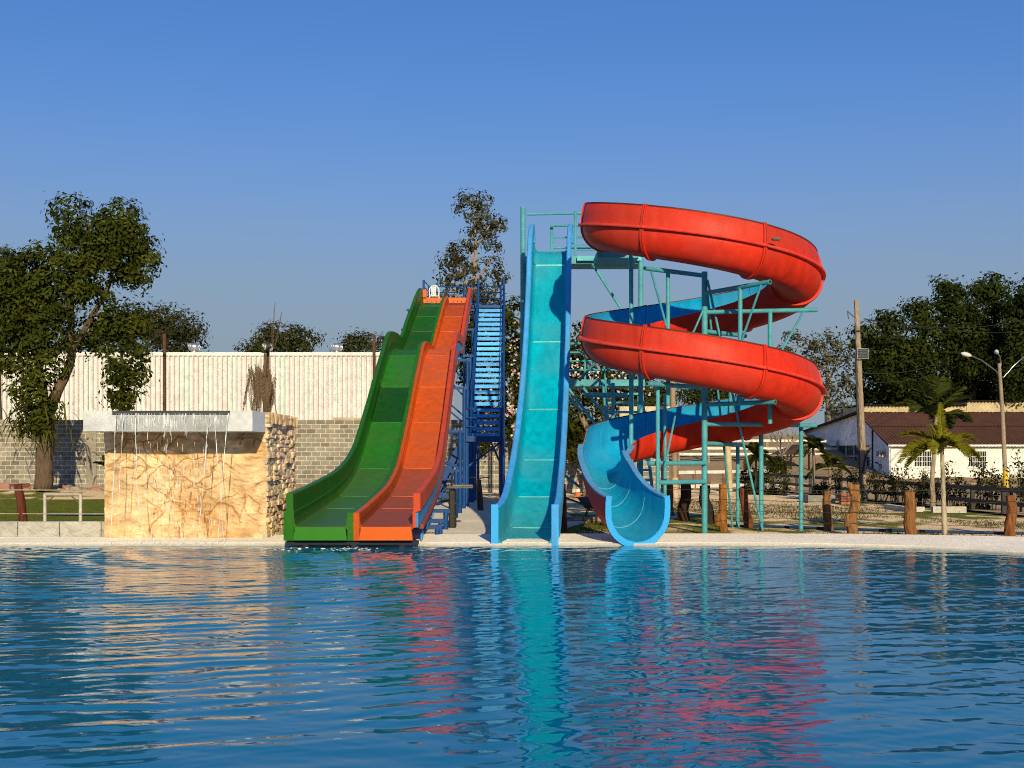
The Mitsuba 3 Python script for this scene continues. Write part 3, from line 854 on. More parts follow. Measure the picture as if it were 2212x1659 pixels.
def steep(d):
    q = np.asarray(d, float) - 27.0
    return d - 0.27 * (0.5 * (np.sqrt(q * q + 1) + q) - 0.02)


def drop_frames(d0, d1, step=0.12):
    n = max(4, int((d1 - d0) / step) + 1)
    d = np.linspace(d0, d1, n)
    near = steep(d)
    e = 0.1
    zz = hermite(SD, SZ, np.clip(d + e, SD[0], SD[-1])) - hermite(SD, SZ, np.clip(d - e, SD[0], SD[-1]))
    k = near / d
    lift = lambda q: EYE + (hermite(SD, SZ, q) - EYE) * steep(q) / q
    zz = lift(np.clip(d + e, SD[0], SD[-1])) - lift(np.clip(d - e, SD[0], SD[-1]))
    yy = steep(np.clip(d + e, SD[0], SD[-1])) - steep(np.clip(d - e, SD[0], SD[-1]))
    x = (0.25 + 0.826 * (d - 23.9) / 10.7) * k
    p = np.column_stack([x, near, lift(d)])
    t = np.column_stack([np.full(n, 0.0772), np.ones(n), zz / yy])
    t /= np.linalg.norm(t, axis=1, keepdims=True)
    s = np.tile([1.0, -0.0772, 0], (n, 1))
    s /= np.linalg.norm(s[0])
    nr = np.cross(s, t)
    nr /= np.linalg.norm(nr, axis=1, keepdims=True)
    w = (1 - 0.074 * (d - 23.9) / 11) * k
    return p, nr, s, w


def wsec(sec, w):
    return np.asarray(sec, float)[None] * np.stack([w, np.ones_like(w)], -1)[:, None]


ds = thing('drop_slide', 'straight steep aqua slide with light blue side rails, ending in the pool', 'water slide')
HW = 0.66
inner = [(-.50, HW), (-.505, .14), (-.47, .045), (-.40, .0), (0, -.006), (.40, .0), (.47, .045), (.505, .14), (.50, HW), (.525, HW), (.525, -.04), (-.525, -.04), (-.525, HW)]
CUT = [23.86, 24.75, 26.1, 27.9, 29.6, 31.4, 33.1, 34.3, 35.0]
for i in range(len(CUT) - 1):
    p, nr, s, w = drop_frames(CUT[i] + 0.006, CUT[i + 1] - 0.006)
    c = AQUA * [0.86, 0.86, 0.95, 1.0, 1.02, 1.05, 1.0, 0.95][i] + np.array([0.02, 0.02, -0.02]) * (i < 3)
    part(ds, 'bed_panel', sweep(p, nr, s, wsec(inner, w)), weather(c, 0.12, (0.04, 0.40, 0.45), 0.4, i), 'fibreglass', 40)
    if i:
        a, b, q, w = drop_frames(CUT[i] - 0.012, CUT[i] + 0.012, 0.008)
        part(ds, 'joint', sweep(a, b, q, wsec([(-.44, -.03), (.44, -.03), (.44, .012), (-.44, .012)], w)), np.array([0.16, 0.55, 0.55]), 'satin')
p, nr, s, w = drop_frames(23.82, 35.05)
for sg in (-1, 1):
    sec = [(sg * .508, HW + .012), (sg * .508, HW + .035), (sg * .53, HW + .055), (sg * .62, HW + .055), (sg * .645, HW + .03), (sg * .645, HW - .10), (sg * .60, HW - .14), (sg * .60, -.10), (sg * .5275, -.10), (sg * .5275, HW + .004)]
    part(ds, 'side_rail', sweep(p, nr, s, wsec(sec, w)), weather(SKYB * np.array([1.0, 1.0, 0.95]), 0.12, (0.2, 0.42, 0.7), 0.4, 40 + sg), 'fibreglass', 30)
    # the rail rises at the top, rounded
    c0 = p[-1]
    x0 = c0[0] + sg * 0.575 * w[-1]
    tt = np.linspace(0, 1, 8)
    part(ds, 'rail_head', tube(np.column_stack([np.full(8, x0), c0[1] - 0.40 + 0.45 * tt, c0[2] + 0.15 + 0.43 * np.sin(tt * PI * 0.5)]), [0.06, 0.064, 0.066, 0.066, 0.066, 0.066, 0.06, 0.045], 10), tint(SKYB, 0.1, 2), 'fibreglass', True)
    # bright closed face of each side at the water
    xe = p[0][0] + sg * 0.575
    part(ds, 'end_face', bx(xe - 0.067, xe + 0.067, 23.77, 23.818, 0.02, 0.865), tint((0.05, 0.40, 0.86), 0.06, 2), 'gloss_paint')
for d in (26.5, 28.3, 30.5, 32.6):
    q = drop_frames(d, d + 0.1, 0.05)[0][0]
    for sg in (-1, 1):
        part(ds, 'support_post', pipe([q[0] + sg * 0.38, q[1], -0.05], [q[0] + sg * 0.38, q[1], q[2] - 0.08], 0.055, 12), tint(TEAL, 0.3, 3), 'satin', True)

# ------------------------------------------------------------------ spiral slide
RED, LINING = np.array([0.64, 0.032, 0.013]), np.array([0.006, 0.37, 0.70])
AX, AY, EY, RC = 4.275, 28.3, 0.76, 2.085       # helix axis; the coil is a little shorter in depth
PITCH, ZL = 2.573, 7.50


def coil(th):
    """Centre line at the outer rim's height, tangent frame: points, outward, up."""
    th = np.asarray(th, float)
    t = np.radians(th)
    z = ZL - PITCH * (th / 360 - 0.5)
    p = np.column_stack([AX + RC * np.cos(t), AY + EY * RC * np.sin(t), z])
    tan = np.column_stack([-RC * np.sin(t), EY * RC * np.cos(t), np.full(len(t), -PITCH / (2 * PI))])
    tan /= np.linalg.norm(tan, axis=1, keepdims=True)
    out = np.cross(tan, [0, 0, 1.0])
    out /= np.linalg.norm(out, axis=1, keepdims=True)
    up = np.cross(out, tan)
    up = np.tile([0, 0, 1.0], (len(t), 1)) * 0.6 + up * 0.4
    return p, out, up


OUT = np.array([(.50, 0), (.56, -.20), (.585, -.47), (.59, -.55), (.55, -.73), (.44, -.90), (.27, -1.02), (.08, -1.06), (-.12, -1.04), (-.30, -.95), (-.42, -.80), (-.49, -.60), (-.51, -.43)])


def refine(sec, n=40):
    from scipy.interpolate import CubicSpline
    d = np.concatenate([[0], np.cumsum(np.linalg.norm(np.diff(sec, axis=0), axis=1))])
    return CubicSpline(d, sec)(np.linspace(0, d[-1], n))


OUTF = refine(OUT)


def offset(sec, e):
    t = np.gradient(sec, axis=0)
    t /= np.linalg.norm(t, axis=1, keepdims=True)
    return sec + e * np.column_stack([t[:, 1], -t[:, 0]])


INF = offset(OUTF, 0.022)
if np.linalg.norm(INF[20] - [0, -0.5]) > np.linalg.norm(OUTF[20] - [0, -0.5]):
    INF = offset(OUTF, -0.022)
MIDF = (OUTF + INF) / 2
sp = thing('spiral_slide', 'open spiral slide, red outside and blue inside, coiling twice around a teal column', 'water slide')


def flume(p, o, u, sec_o, sec_i, key_red, tone, i, flange=True, lip=None):
    """One section: red shell with flanges, blue lining, rims closed."""
    mid = (np.asarray(sec_o) + sec_i) / 2
    shell_r = np.concatenate([sec_o, mid[::-1]], -2) if np.ndim(sec_o) == 2 else np.concatenate([sec_o, mid[:, ::-1]], 1)
    shell_b = np.concatenate([mid + (np.asarray(sec_i) - mid) * 0.02, np.asarray(sec_i)[..., ::-1, :]], -2)
    red = [sweep(p, u, o, shell_r)]
    if flange:
        so = np.broadcast_to(sec_o, (len(p),) + np.shape(sec_o)[-2:])
        for k0 in ((0, len(p) - 3) if flange == True else (0,)):            # bolted end flanges
            f_in, f_out = so[k0:k0 + 3] * [0.995, 1], so[k0:k0 + 3].copy()
            c = np.array([0.03, -0.42])
            d = so[k0:k0 + 3] - c
            f_out = so[k0:k0 + 3] + d / np.linalg.norm(d, axis=-1, keepdims=True) * 0.055
            red.append(sweep(p[k0:k0 + 3], u[k0:k0 + 3], o[k0:k0 + 3], np.concatenate([f_in, f_out[:, ::-1]], 1)))
    k = part(sp, 'flume_section', mesh_of(red), weather(RED * tone, 0.2, (0.38, 0.095, 0.05), 0.55, 50 + i), 'fibreglass', 45)
    part(k, 'lining', sweep(p, u, o, shell_b), weather(LINING, 0.12, (0.1, 0.42, 0.6), 0.3, 70 + i), 'fibreglass', 45)
    return k


gsp = np.random.default_rng(4)
ths = [148] + list(range(175, 836, 60))           # seams every 60 degrees
for i, a in enumerate(ths):
    b = 175 if a == 148 else min(a + 60, 892)
    if b - a < 5:
        continue
    th = np.concatenate([[a + 0.15, a + 0.55, a + 0.95], np.linspace(a + 2.5, b - 2.5, 26), [b - 0.95, b - 0.55, b - 0.15]])
    p, o, u = coil(th)
    k = flume(p, o, u, OUTF, INF, sp, 0.88 + 0.2 * gsp.random(), i, True if b < 892 else 'start')
    # the horizontal flange between the upper wall and the trough
    part(k, 'flange', sweep(p, u, o, [(.575, -.505), (.685, -.510), (.695, -.490), (.685, -.455), (.575, -.440)]), tint(RED * [1.15, 1.6, 2.6], 0.2, 2, i), 'fibreglass', 30)
    part(k, 'rim', sweep(p, u, o, [(.485, -.004), (.515, -.012), (.515, .018), (.485, .018)]), tint((0.10, 0.025, 0.02), 0.4, 3, i), 'satin', 30)
# run-out chute: leaves the coil at the left and heads for the pool
n = 44
t = np.linspace(0, 1, n)
q0, o0, u0 = coil([892.2])
start = q0[0] + np.array([0, 0, 0])
end = np.array([2.40, 23.82, 0.99])
h = t[:, None]
m0 = np.array([-0.8, -4.7, -1.2])
m1 = np.array([1.2, -4.4, -0.40])
path = (2 * h ** 3 - 3 * h ** 2 + 1) * start + (h ** 3 - 2 * h ** 2 + h) * m0 + (-2 * h ** 3 + 3 * h ** 2) * end + (h ** 3 - h ** 2) * m1
tan = np.gradient(path, axis=0)
tan /= np.linalg.norm(tan, axis=1, keepdims=True)
out = np.cross(tan, [0, 0, 1.0])
out /= np.linalg.norm(out, axis=1, keepdims=True)
up = np.cross(out, tan) * 0.4 + np.array([0, 0, 0.6])
ang = np.linspace(0, PI, 28)
rr = 0.555
Uo = np.vstack([[(rr, 0.0), (rr + .005, -.14)], np.column_stack([rr * np.cos(ang), -.30 - rr * 1.02 * np.sin(ang)]), [(-rr - .005, -.14), (-rr, 0.0)]])
# resample the U to the coil section's point count and blend from one to the other
dU = np.concatenate([[0], np.cumsum(np.linalg.norm(np.diff(Uo, axis=0), axis=1))])
Uo = np.column_stack([np.interp(np.linspace(0, dU[-1], 40), dU, Uo[:, j]) for j in (0, 1)])
Ui = offset(Uo, 0.022)
if abs(Ui[20, 1]) > abs(Uo[20, 1]):
    Ui = offset(Uo, -0.022)
bl = np.clip((t - 0.06) / 0.26, 0, 1)
bl = (bl * bl * (3 - 2 * bl))[:, None, None]
so, si = OUTF[None] * (1 - bl) + Uo[None] * bl, INF[None] * (1 - bl) + Ui[None] * bl
lower = (-0.10 * np.sin(np.clip(t / 0.5, 0, 1) * PI))[:, None, None] * np.array([0, 1.0])
so, si = so + lower, si + lower
# the inner side is tighter where the chute leaves the coil
qi = 1 - 0.40 * np.interp(t, [0, 0.2, 1.0], [0, 1, 0])[:, None]
for sec in (so, si):
    sec[..., 0] = np.where(sec[..., 0] < 0, sec[..., 0] * qi, sec[..., 0])
for a, b in ((0, 12), (12, 23), (23, 33), (33, 44)):
    sl = slice(a, min(b + 1, 44))
    mid = (so[sl] + si[sl]) / 2
    pp, oo, uu = path[sl], out[sl], up[sl]
    k = part(sp, 'chute_section', sweep(pp, uu, oo, np.concatenate([so[sl], mid[:, ::-1]], 1)), tint(RED * 0.9, 0.16, 1.2, a), 'fibreglass', 45)
    part(k, 'lining', sweep(pp, uu, oo, np.concatenate([mid + (si[sl] - mid) * 0.02, si[sl][:, ::-1]], 1)), tint(LINING * [1.3, 0.92, 0.8], 0.16, 1.5, 90 + a, (0.02, 0.03, 0.02)), 'fibreglass', 45)
    if a:
        w = slice(a, a + 2)
        step = np.stack([path[a] - tan[a] * 0.012, path[a] + tan[a] * 0.012])
        ins = offset(si[a], 0.004 if np.linalg.norm(offset(si[a], 0.004)[20] - [0, -.3]) < np.linalg.norm(si[a][20] - [0, -.3]) else -0.004)
        part(sp, 'chute_joint', sweep(step, np.stack([up[a]] * 2), np.stack([out[a]] * 2), np.concatenate([si[a][4:-4], ins[4:-4][::-1]])), (0.20, 0.52, 0.66), 'satin')
# pale flat rims along both sides of the chute, and the bright lip at its mouth
for sg, lo_ in ((1, 9), (-1, 0)):
    e = (so[:, 0] if sg > 0 else so[:, -1])
    sec = np.stack([np.stack([e[:, 0] - 0.035 * sg, e[:, 1] + .004], -1), np.stack([e[:, 0] + 0.085 * sg, e[:, 1] + .0], -1), np.stack([e[:, 0] + 0.085 * sg, e[:, 1] + .03], -1), np.stack([e[:, 0] - 0.035 * sg, e[:, 1] + .034], -1)], 1)
    part(sp, 'chute_rim', sweep(path[lo_:], up[lo_:], out[lo_:], sec[lo_:]), tint((0.10, 0.33, 0.62), 0.25, 2, 5), 'fibreglass')
lipo = np.array([q * (1 + 0.10 / max(np.linalg.norm(q - [0, -.3]), 1e-3)) - np.array([0, -.3]) * 0.10 / max(np.linalg.norm(q - [0, -.3]), 1e-3) for q in Uo])
fr = path[-1] + np.array([[0, 0.0, 0], [0.002, -0.05, 0]])
part(sp, 'mouth_lip', sweep(fr, np.stack([up[-1]] * 2), np.stack([out[-1]] * 2), np.concatenate([Ui + (Uo - Ui) * 0.2, lipo[::-1]])), tint((0.05, 0.40, 0.86), 0.06, 2), 'gloss_paint')

# supports: teal steel
CX = 4.36
teal = tint(TEAL, 0.22, 2.2, 15)
part(sp, 'column', pipe([CX, AY, -0.05], [CX, AY, 5.95], 0.066, 20), teal, 'satin', 40)
ARMS = [((CX, AY, 5.86), (2.84, 26.75, 5.80)), ((CX, AY, 5.46), (5.45, 26.4, 5.46)), ((CX, AY, 5.03), (6.79, 27.8, 5.03)), ((CX, AY, 4.60), (5.49, 29.4, 4.60)),
        ((CX, AY, 3.33), (2.86, 26.5, 3.31)), ((CX, AY, 2.94), (5.65, 26.8, 2.94)), ((CX, AY, 2.50), (7.2, 29.6, 2.50)), ((CX, AY, 2.06), (5.72, 31.2, 2.05))]
for a, b in ARMS:
    part(sp, 'arm', pipe(a, b, 0.05, 14), teal, 'satin', 40)
    d = np.array(b) - a
    d /= np.linalg.norm(d)
    part(sp, 'arm_socket', pipe(np.array(b) - d * 0.01, np.array(b) + d * 0.004, 0.036, 14), (0.015, 0.03, 0.03))
POSTS = [(3.42, 27.4, 2.9, 5.83, .062), (4.97, 27.23, 2.95, 5.46, .068), (5.78, 28.0, 2.5, 5.03, .068),
         (3.16, 27.1, 0.0, 3.33, .062), (3.55, 29.0, 0.0, 3.2, .055), (5.93, 29.75, 0.0, 2.90, .075), (6.88, 29.75, 0.0, 2.50, .07), (5.60, 31.0, 0.0, 2.05, .065), (5.28, 30.2, 2.05, 3.6, .06), (6.1, 29.5, 2.5, 3.0, .05)]
for (x, y, z0, z1, r) in POSTS:
    part(sp, 'post', pipe([x, y, z0 - (0.05 if z0 == 0 else 0)], [x, y, z1], r * 0.72, 14), teal, 'satin', 40)
for a, b, r in (((5.3, 26.6, 5.42), (4.97, 27.23, 4.2), .032), ((6.5, 27.85, 5.0), (5.82, 28.0, 3.75), .032), ((3.0, 26.9, 5.75), (3.42, 27.4, 4.5), .032),
                ((CX + .02, AY, 5.2), (3.75, 27.7, 3.9), .028), ((CX + .05, AY - .05, 5.5), (5.45, 30.9, 0.02), .034), ((CX + .05, AY - .1, 5.75), (5.93, 29.6, 0.02), .034),
                ((3.3, 27.0, 1.55), (3.72, 28.4, 2.75), .030)):
    part(sp, 'brace', pipe(a, b, r * 0.8, 10), teal, 'satin', 40)
for z in (1.62, 1.20):
    part(sp, 'cross_pipe', pipe([2.95 if z > 1.4 else 3.2, 27.1, z], [CX, AY - .1, z], 0.05, 14), teal, 'satin', 40)
part(sp, 'lamp', soft_box(5.42, 5.6, 26.0, 26.14, 6.28, 6.34, 0.02), (0.18, 0.13, 0.08))

# ------------------------------------------------------------------ teal tower
tt_ = thing('teal_tower', 'teal steel tower with a railed platform, landings and stairs behind the straight slide and spiral', 'slide tower')
part(tt_, 'column', pipe([0.30, 34.4, -0.05], [0.30, 34.4, 8.62], 0.072, 18), teal, 'satin', 40)
part(tt_, 'column', pipe([3.47, 33.7, -0.05], [3.47, 33.7, 7.1], 0.066, 18), teal, 'satin', 40)
part(tt_, 'column', pipe([2.76, 28.95, -0.05], [2.76, 28.95, 6.62], 0.05, 16), teal, 'satin', 40)
part(tt_, 'column', pipe([0.35, 38.4, -0.05], [0.35, 38.4, 7.1], 0.07, 16), teal, 'satin', 40)
part(tt_, 'column', pipe([3.9, 38.4, -0.05], [3.9, 38.4, 4.2], 0.06, 16), teal, 'satin', 40)
part(tt_, 'column', pipe([3.12, 32.6, -0.05], [3.12, 32.6, 4.8], 0.055, 16), teal, 'satin', 40)
part(tt_, 'platform', bx(0.32, 3.5, 33.75, 34.75, 6.96, 7.16), teal, 'satin')
part(tt_, 'slide_deck', bx(0.55, 1.5, 32.9, 33.745, 7.06, 7.14), teal, 'satin')
part(tt_, 'platform_beam', bx(1.75, 3.48, 33.6, 33.745, 7.02, 7.14), tint(np.array(TEAL) * 1.3, 0.2, 2), 'satin')
part(tt_, 'entry_platform', bx(2.02, 3.0, 29.6, 31.0, 6.47, 6.64), tint(np.array(TEAL) * 0.9, 0.2, 2), 'satin')
for x in (2.12, 2.9):
    part(tt_, 'walkway_beam', bar([x, 30.9, 6.62], [x + 0.25, 33.8, 7.04], 0.07), teal, 'satin')
# guard rails
def rail(pts, r, nm='guard_rail'):
    part(tt_, nm, tube(pts, r, 8), teal, 'satin', 40)
rail([[0.42, 34.4, 8.42], [2.6, 34.4, 8.46], [3.4, 34.4, 8.46]], 0.035)
for x in (1.72,):
    rail([[x, 33.95, 7.1], [x, 33.95, 8.42]], 0.04, 'rail_post')
for z, r in ((8.25, .035), (7.92, .022), (7.62, .028), (7.30, .022)):
    rail([[1.10, 35.2, z], [3.4, 35.2, z]], r)
for z in (8.02, 7.74, 7.52, 7.36, 7.20):
    rail([[1.74, 34.0, z], [2.4, 34.0, z]], 0.018)
for x in (1.10, 1.13, 3.4):
    rail([[x, 35.2, 7.1], [x, 35.2, 8.25]], 0.03, 'rail_post')
part(tt_, 'platform_deck', bx(0.4, 3.5, 34.76, 35.3, 7.04, 7.12), teal, 'satin')
# braces under the platform
for a, b in (((2.15, 33.8, 7.0), (3.45, 33.7, 4.95)), ((3.42, 33.75, 5.6), (1.9, 35.2, 3.9)), ((0.4, 34.4, 4.7), (1.95, 35.0, 3.0)), ((0.45, 34.4, 2.0), (1.9, 35.0, 0.9))):
    part(tt_, 'brace', pipe(a, b, 0.04, 10), teal, 'satin', 40)
# landing, half way up, with rails; the flights of steps
part(tt_, 'landing', bx(0.3, 4.0, 37.6, 39.0, 3.86, 4.06), teal, 'satin')
for z in (4.35, 4.62, 4.88, 5.15):
    rail([[0.3, 37.65, z], [3.9, 37.65, z]], 0.03)
for x in (1.45, 2.2, 3.9):
    rail([[x, 37.65, 4.06], [x, 37.65, 5.15]], 0.035, 'rail_post')
for i in range(14):
    zt2 = 0.28 * (i + 1)
    part(tt_, 'tread', bx(2.78, 3.85, 33.9 + 0.27 * i, 34.2 + 0.27 * i, zt2 - 0.06, zt2), tint(np.array(TEAL) * 1.15, 0.25, 3, i), 'satin')
for x in (2.74, 3.88):
    part(tt_, 'stringer', bar([x, 33.8, 0.05], [x, 37.7, 3.95], 0.06, 0.22), teal, 'satin')
rail([[2.74, 33.9, 0.0], [2.74, 33.9, 3.75]], 0.05, 'rail_post')
rail([[2.74, 33.9, 1.2], [2.74, 37.7, 4.95]], 0.025)
for i in range(11):
    zt2 = 4.06 + 0.27 * (i + 1)
    part(tt_, 'tread', bx(0.42, 1.05, 38.3 - 0.29 * i, 38.6 - 0.29 * i, zt2 - 0.06, zt2), tint(np.array(TEAL) * 0.9, 0.25, 3, i), 'satin')
for x in (0.40, 1.08):
    part(tt_, 'stringer', bar([x, 38.5, 4.05], [x, 35.2, 7.05], 0.06, 0.2), teal, 'satin')
for (a, b) in (((2.0, 36.5, 3.85), (3.2, 36.0, 2.3)), ((1.6, 37.0, 3.85), (3.0, 36.2, 1.9))):
    part(tt_, 'brace', pipe(a, b, 0.04, 10), teal, 'satin', 40)
part(tt_, 'beam', pipe([2.0, 34.6, 3.45], [3.2, 34.6, 3.45], 0.07, 12), teal, 'satin', 40)

# ------------------------------------------------------------------ block wall, warehouse, posts on the left
gb = np.random.default_rng(21)
BW, BH, WY_ = 0.44, 0.213, 58.5


def block_wall(key, x0, x1, y, z0, rows, individual, budget=300):
    part(key, 'mortar_bed', bx(x0, x1, y + 0.012, y + 0.2, z0 - 0.4, z0 + rows * BH), tint((0.60, 0.53, 0.41), 0.2, 3))
    rest, cols, n = [], [], 0
    for r in range(rows):
        x = x0 + (r % 2) * BW / 2 - BW / 2
        while x < x1:
            a, b = max(x + 0.016, x0), min(x + BW - 0.016, x1)
            if b - a > 0.06:
                m = soft_box(a, b, y - 0.004 * gb.random(), y + 0.1, z0 + r * BH + 0.016, z0 + (r + 1) * BH - 0.014, 0.008, 0.008, int(gb.integers(1 << 30)))
                c = np.array([0.25, 0.235, 0.205]) * (0.75 + 0.5 * gb.random()) * (1 + 0.05 * (gb.random(3) - 0.5))
                if individual(0.5 * (a + b), z0 + r * BH) and n < budget:
                    part(key, 'block', m, tint(c, 0.2, 6), 'matte')
                    n += 1
                else:
                    rest.append(m)
                    cols.append(np.tile(c, (len(m.vertices), 1)))
            x += BW
    if rest:
        k = key + '__further_blocks'
        scene[k] = painted(mesh_of(rest), 'matte', smooth=False, color=np.vstack(cols))
        labels[k] = {'kind': 'stuff'}


bwk = thing('block_wall', 'long unplastered wall of grey concrete blocks behind the slides and the left tree', 'wall')
block_wall(bwk, -27.0, 5.6, WY_, 0.22, 15, lambda x, z: x < -19.2 or -10.4 < x < -6.7, 292)
part(bwk, 'pier', bx(-19.9, -19.45, WY_ - 0.06, WY_ - 0.005, 0.1, 3.35), tint((0.30, 0.27, 0.22), 0.2, 3))
part(bwk, 'top_course', bx(-8.4, -5.6, WY_ - 0.01, WY_ + 0.19, 3.416, 3.52), tint((0.48, 0.40, 0.28), 0.2, 3))
bw2 = thing('block_wall', 'short sunlit end of block wall with a cream plastered top, right of the chute', 'wall')
block_wall(bw2, 4.4, 6.28, 50.0, 0.05, 15, lambda x, z: True)
part(bw2, 'plaster_cap', bx(4.3, 7.1, 49.93, 50.25, 3.26, 3.72), tint((0.62, 0.52, 0.36), 0.2, 2))

wh = thing('warehouse', 'long white corrugated metal warehouse with turbine vents along its roof edge', 'warehouse')
for i in range(25):
    xa = -46.4 + 1.61 * i
    prof = []
    cols = []
    for q in range(4):
        x = xa + 0.4025 * q
        prof += [(x, 0.0), (x + 0.20, 0.0), (x + 0.23, -0.13), (x + 0.35, -0.13), (x + 0.4025, 0.0)]
    prof = np.array(prof)
    v, c = [], []
    for z in (0.0, 5.0, 10.2):
        v.append(np.column_stack([prof[:, 0], 105.0 + prof[:, 1], np.full(len(prof), z)]))
    m = len(prof)
    V, Fq, C = [], [], []
    for a in range(2):
        for j in range(m - 1):
            k = len(V)
            V += [v[a][j], v[a][j + 1], v[a + 1][j + 1], v[a + 1][j]]
            Fq += [[k, k + 1, k + 2], [k, k + 2, k + 3]]
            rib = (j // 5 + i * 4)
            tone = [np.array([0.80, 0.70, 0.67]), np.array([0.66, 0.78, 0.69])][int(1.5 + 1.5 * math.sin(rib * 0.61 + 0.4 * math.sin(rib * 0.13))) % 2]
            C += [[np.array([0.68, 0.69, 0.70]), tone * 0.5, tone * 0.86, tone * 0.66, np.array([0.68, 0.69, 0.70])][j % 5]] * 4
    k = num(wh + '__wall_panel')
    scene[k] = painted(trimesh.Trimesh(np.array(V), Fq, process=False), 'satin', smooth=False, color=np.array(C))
part(wh, 'eaves_flashing', mesh_of([bx(-46.6, -6.0, 104.8, 104.86, 10.05, 10.34), bx(-46.6, -6.0, 104.861, 105.4, 10.24, 10.34)]), tint((0.80, 0.79, 0.77), 0.06, 1), 'satin')
rf = trimesh.Trimesh(np.array([[-46.6, 105, 10.33], [-6.0, 105, 10.33], [-6.0, 118, 11.0], [-46.6, 118, 11.0], [-46.6, 132, 10.3], [-6.0, 132, 10.3]]), [[0, 1, 2], [0, 2, 3], [3, 2, 5], [3, 5, 4]], process=False)
part(wh, 'roof', rf, tint((0.55, 0.55, 0.54), 0.1, 1), 'satin')
for x in (-6.2, -46.45):
    part(wh, 'end_wall', bx(x, x + .05, 105.02, 132, 0, 10.3), tint((0.75, 0.74, 0.72), 0.05, 1), 'satin')
for x in (-27.0, -20.8, -14.9):
    k = part(wh, 'roof_vent', tube([[x, 106.2, 10.3], [x, 106.2, 10.55]], 0.3, 16), tint((0.5, 0.5, 0.5), 0.1, 3), 'metal', 40)
    a = np.linspace(0, PI, 9)
    turb = tube(np.column_stack([np.full(9, x), np.full(9, 106.2), 10.55 + 0.32 * (1 - np.cos(a))]), 0.18 + 0.3 * np.sin(a) ** 0.7, 24)
    part(k, 'turbine', turb, tint((0.72, 0.70, 0.68), 0.12, 5), 'metal', False)
    for q in range(12):
        b = q * PI / 6
        part(k, 'vane', tube(np.column_stack([x + (0.195 + 0.308 * np.sin(a) ** 0.7) * math.cos(b), 106.2 + (0.195 + 0.308 * np.sin(a) ** 0.7) * math.sin(b), 10.55 + 0.32 * (1 - np.cos(a))]), 0.02, 5), (0.6, 0.6, 0.6), 'metal', True)
for i, (x, zt, lab) in enumerate(((-15.9, 7.28, 'thin rusty steel post in front of the warehouse, rising behind the cascade wall'), (-11.17, 6.85, 'rusty steel post beside the dead palm, in front of the warehouse'), (-6.31, 7.2, 'rusty steel post next to the top of the green lane'))):
    k = thing('steel_post', lab, 'post', 'rusty posts along the block wall')
    part(k, 'shaft', bar([x, 57.2, 0], [x, 57.2, zt], 0.13, 0.13, up=(0, 1, 0)), tint((0.105, 0.055, 0.032), 0.4, 3, i))
    part(k, 'cap', bx(x - 0.08, x + 0.08, 57.12, 57.28, zt, zt + 0.03), (0.06, 0.04, 0.03))

# ------------------------------------------------------------------ vegetation
gv = np.random.default_rng(99)


def blobs_at(L, d, yr=0.9):
    s = d / F
    return [(*at(u, v, d + dd), ru * s, (ru + rv) * 0.5 * s * yr, rv * s) for (u, v, ru, rv, dd) in [(q + (0,))[:5] for q in L]]


def tree(name, label, cat, d, blobs, trunk, base, warm, leaf, cl_r, cpm, per, fill=0.35, tcol=(0.12, 0.085, 0.055), group=None, var=0.35, aspect=0.45):
    k = thing(name, label, cat, group)
    part(k, 'trunk', limbs(trunk, 9, int(gv.integers(99))), tint(tcol, 0.4, 5), 'bark', True)
    key = k + '__crown'
    put_leaves(key, crown(blobs_at(blobs, d), gv, cpm, per, leaf, cl_r, base, warm, fill, var, aspect))
    return k


OLIVE, SUNNY = (0.040, 0.055, 0.010), (0.120, 0.130, 0.018)
d = 54
P = lambda u, v, dd=0: at(u, v, d + dd)
tr = [([P(90, 1060), P(92, 1000), P(95, 940), P(100, 880)], .40, .30), ([P(100, 890), P(125, 840), P(150, 760), P(150, 650), P(160, 560)], .26, .10), ([P(98, 900), P(80, 800), P(70, 700), P(60, 620)], .22, .08),
      ([P(150, 760), P(200, 680), P(240, 600), P(255, 480)], .15, .05), ([P(205, 680), P(255, 700), P(265, 800), P(262, 880)], .10, .05), ([P(160, 600), P(200, 520), P(160, 450)], .09, .03), ([P(70, 700), P(20, 640)], .1, .04)]
bl = [(115, 575, 75, 45, -.6), (190, 545, 60, 42, -.4), (240, 555, 62, 50, -.5), (280, 520, 50, 42, 0), (300, 560, 42, 40, .2), (262, 470, 42, 40, .3), (240, 500, 45, 35, 0), (150, 465, 35, 38, .3), (165, 500, 45, 28, .2), (285, 600, 35, 28, 0),
      (50, 600, 55, 45, -.4), (110, 640, 75, 50, -.8), (60, 690, 70, 55, -.8), (15, 660, 50, 60, -.3), (190, 620, 55, 30, -.2), (95, 730, 60, 45, -.7), (15, 760, 50, 60, .5),
      (85, 800, 50, 45, -.5), (75, 860, 48, 42, -.5), (80, 905, 40, 30, -.4), (255, 690, 45, 38, -.2), (285, 700, 35, 32, 0), (262, 750, 45, 45, -.2), (272, 800, 42, 38, -.1), (262, 855, 38, 32, -.1), (180, 740, 40, 28, .8), (210, 715, 45, 35, .8)]
tree('large_tree', 'large bushy tree with vine-covered stems at the left edge, shading the block wall', 'tree', d, bl, tr, OLIVE, SUNNY, 0.24, 0.40, 4.0, 26, 0.25, (0.13, 0.09, 0.06), var=0.5)
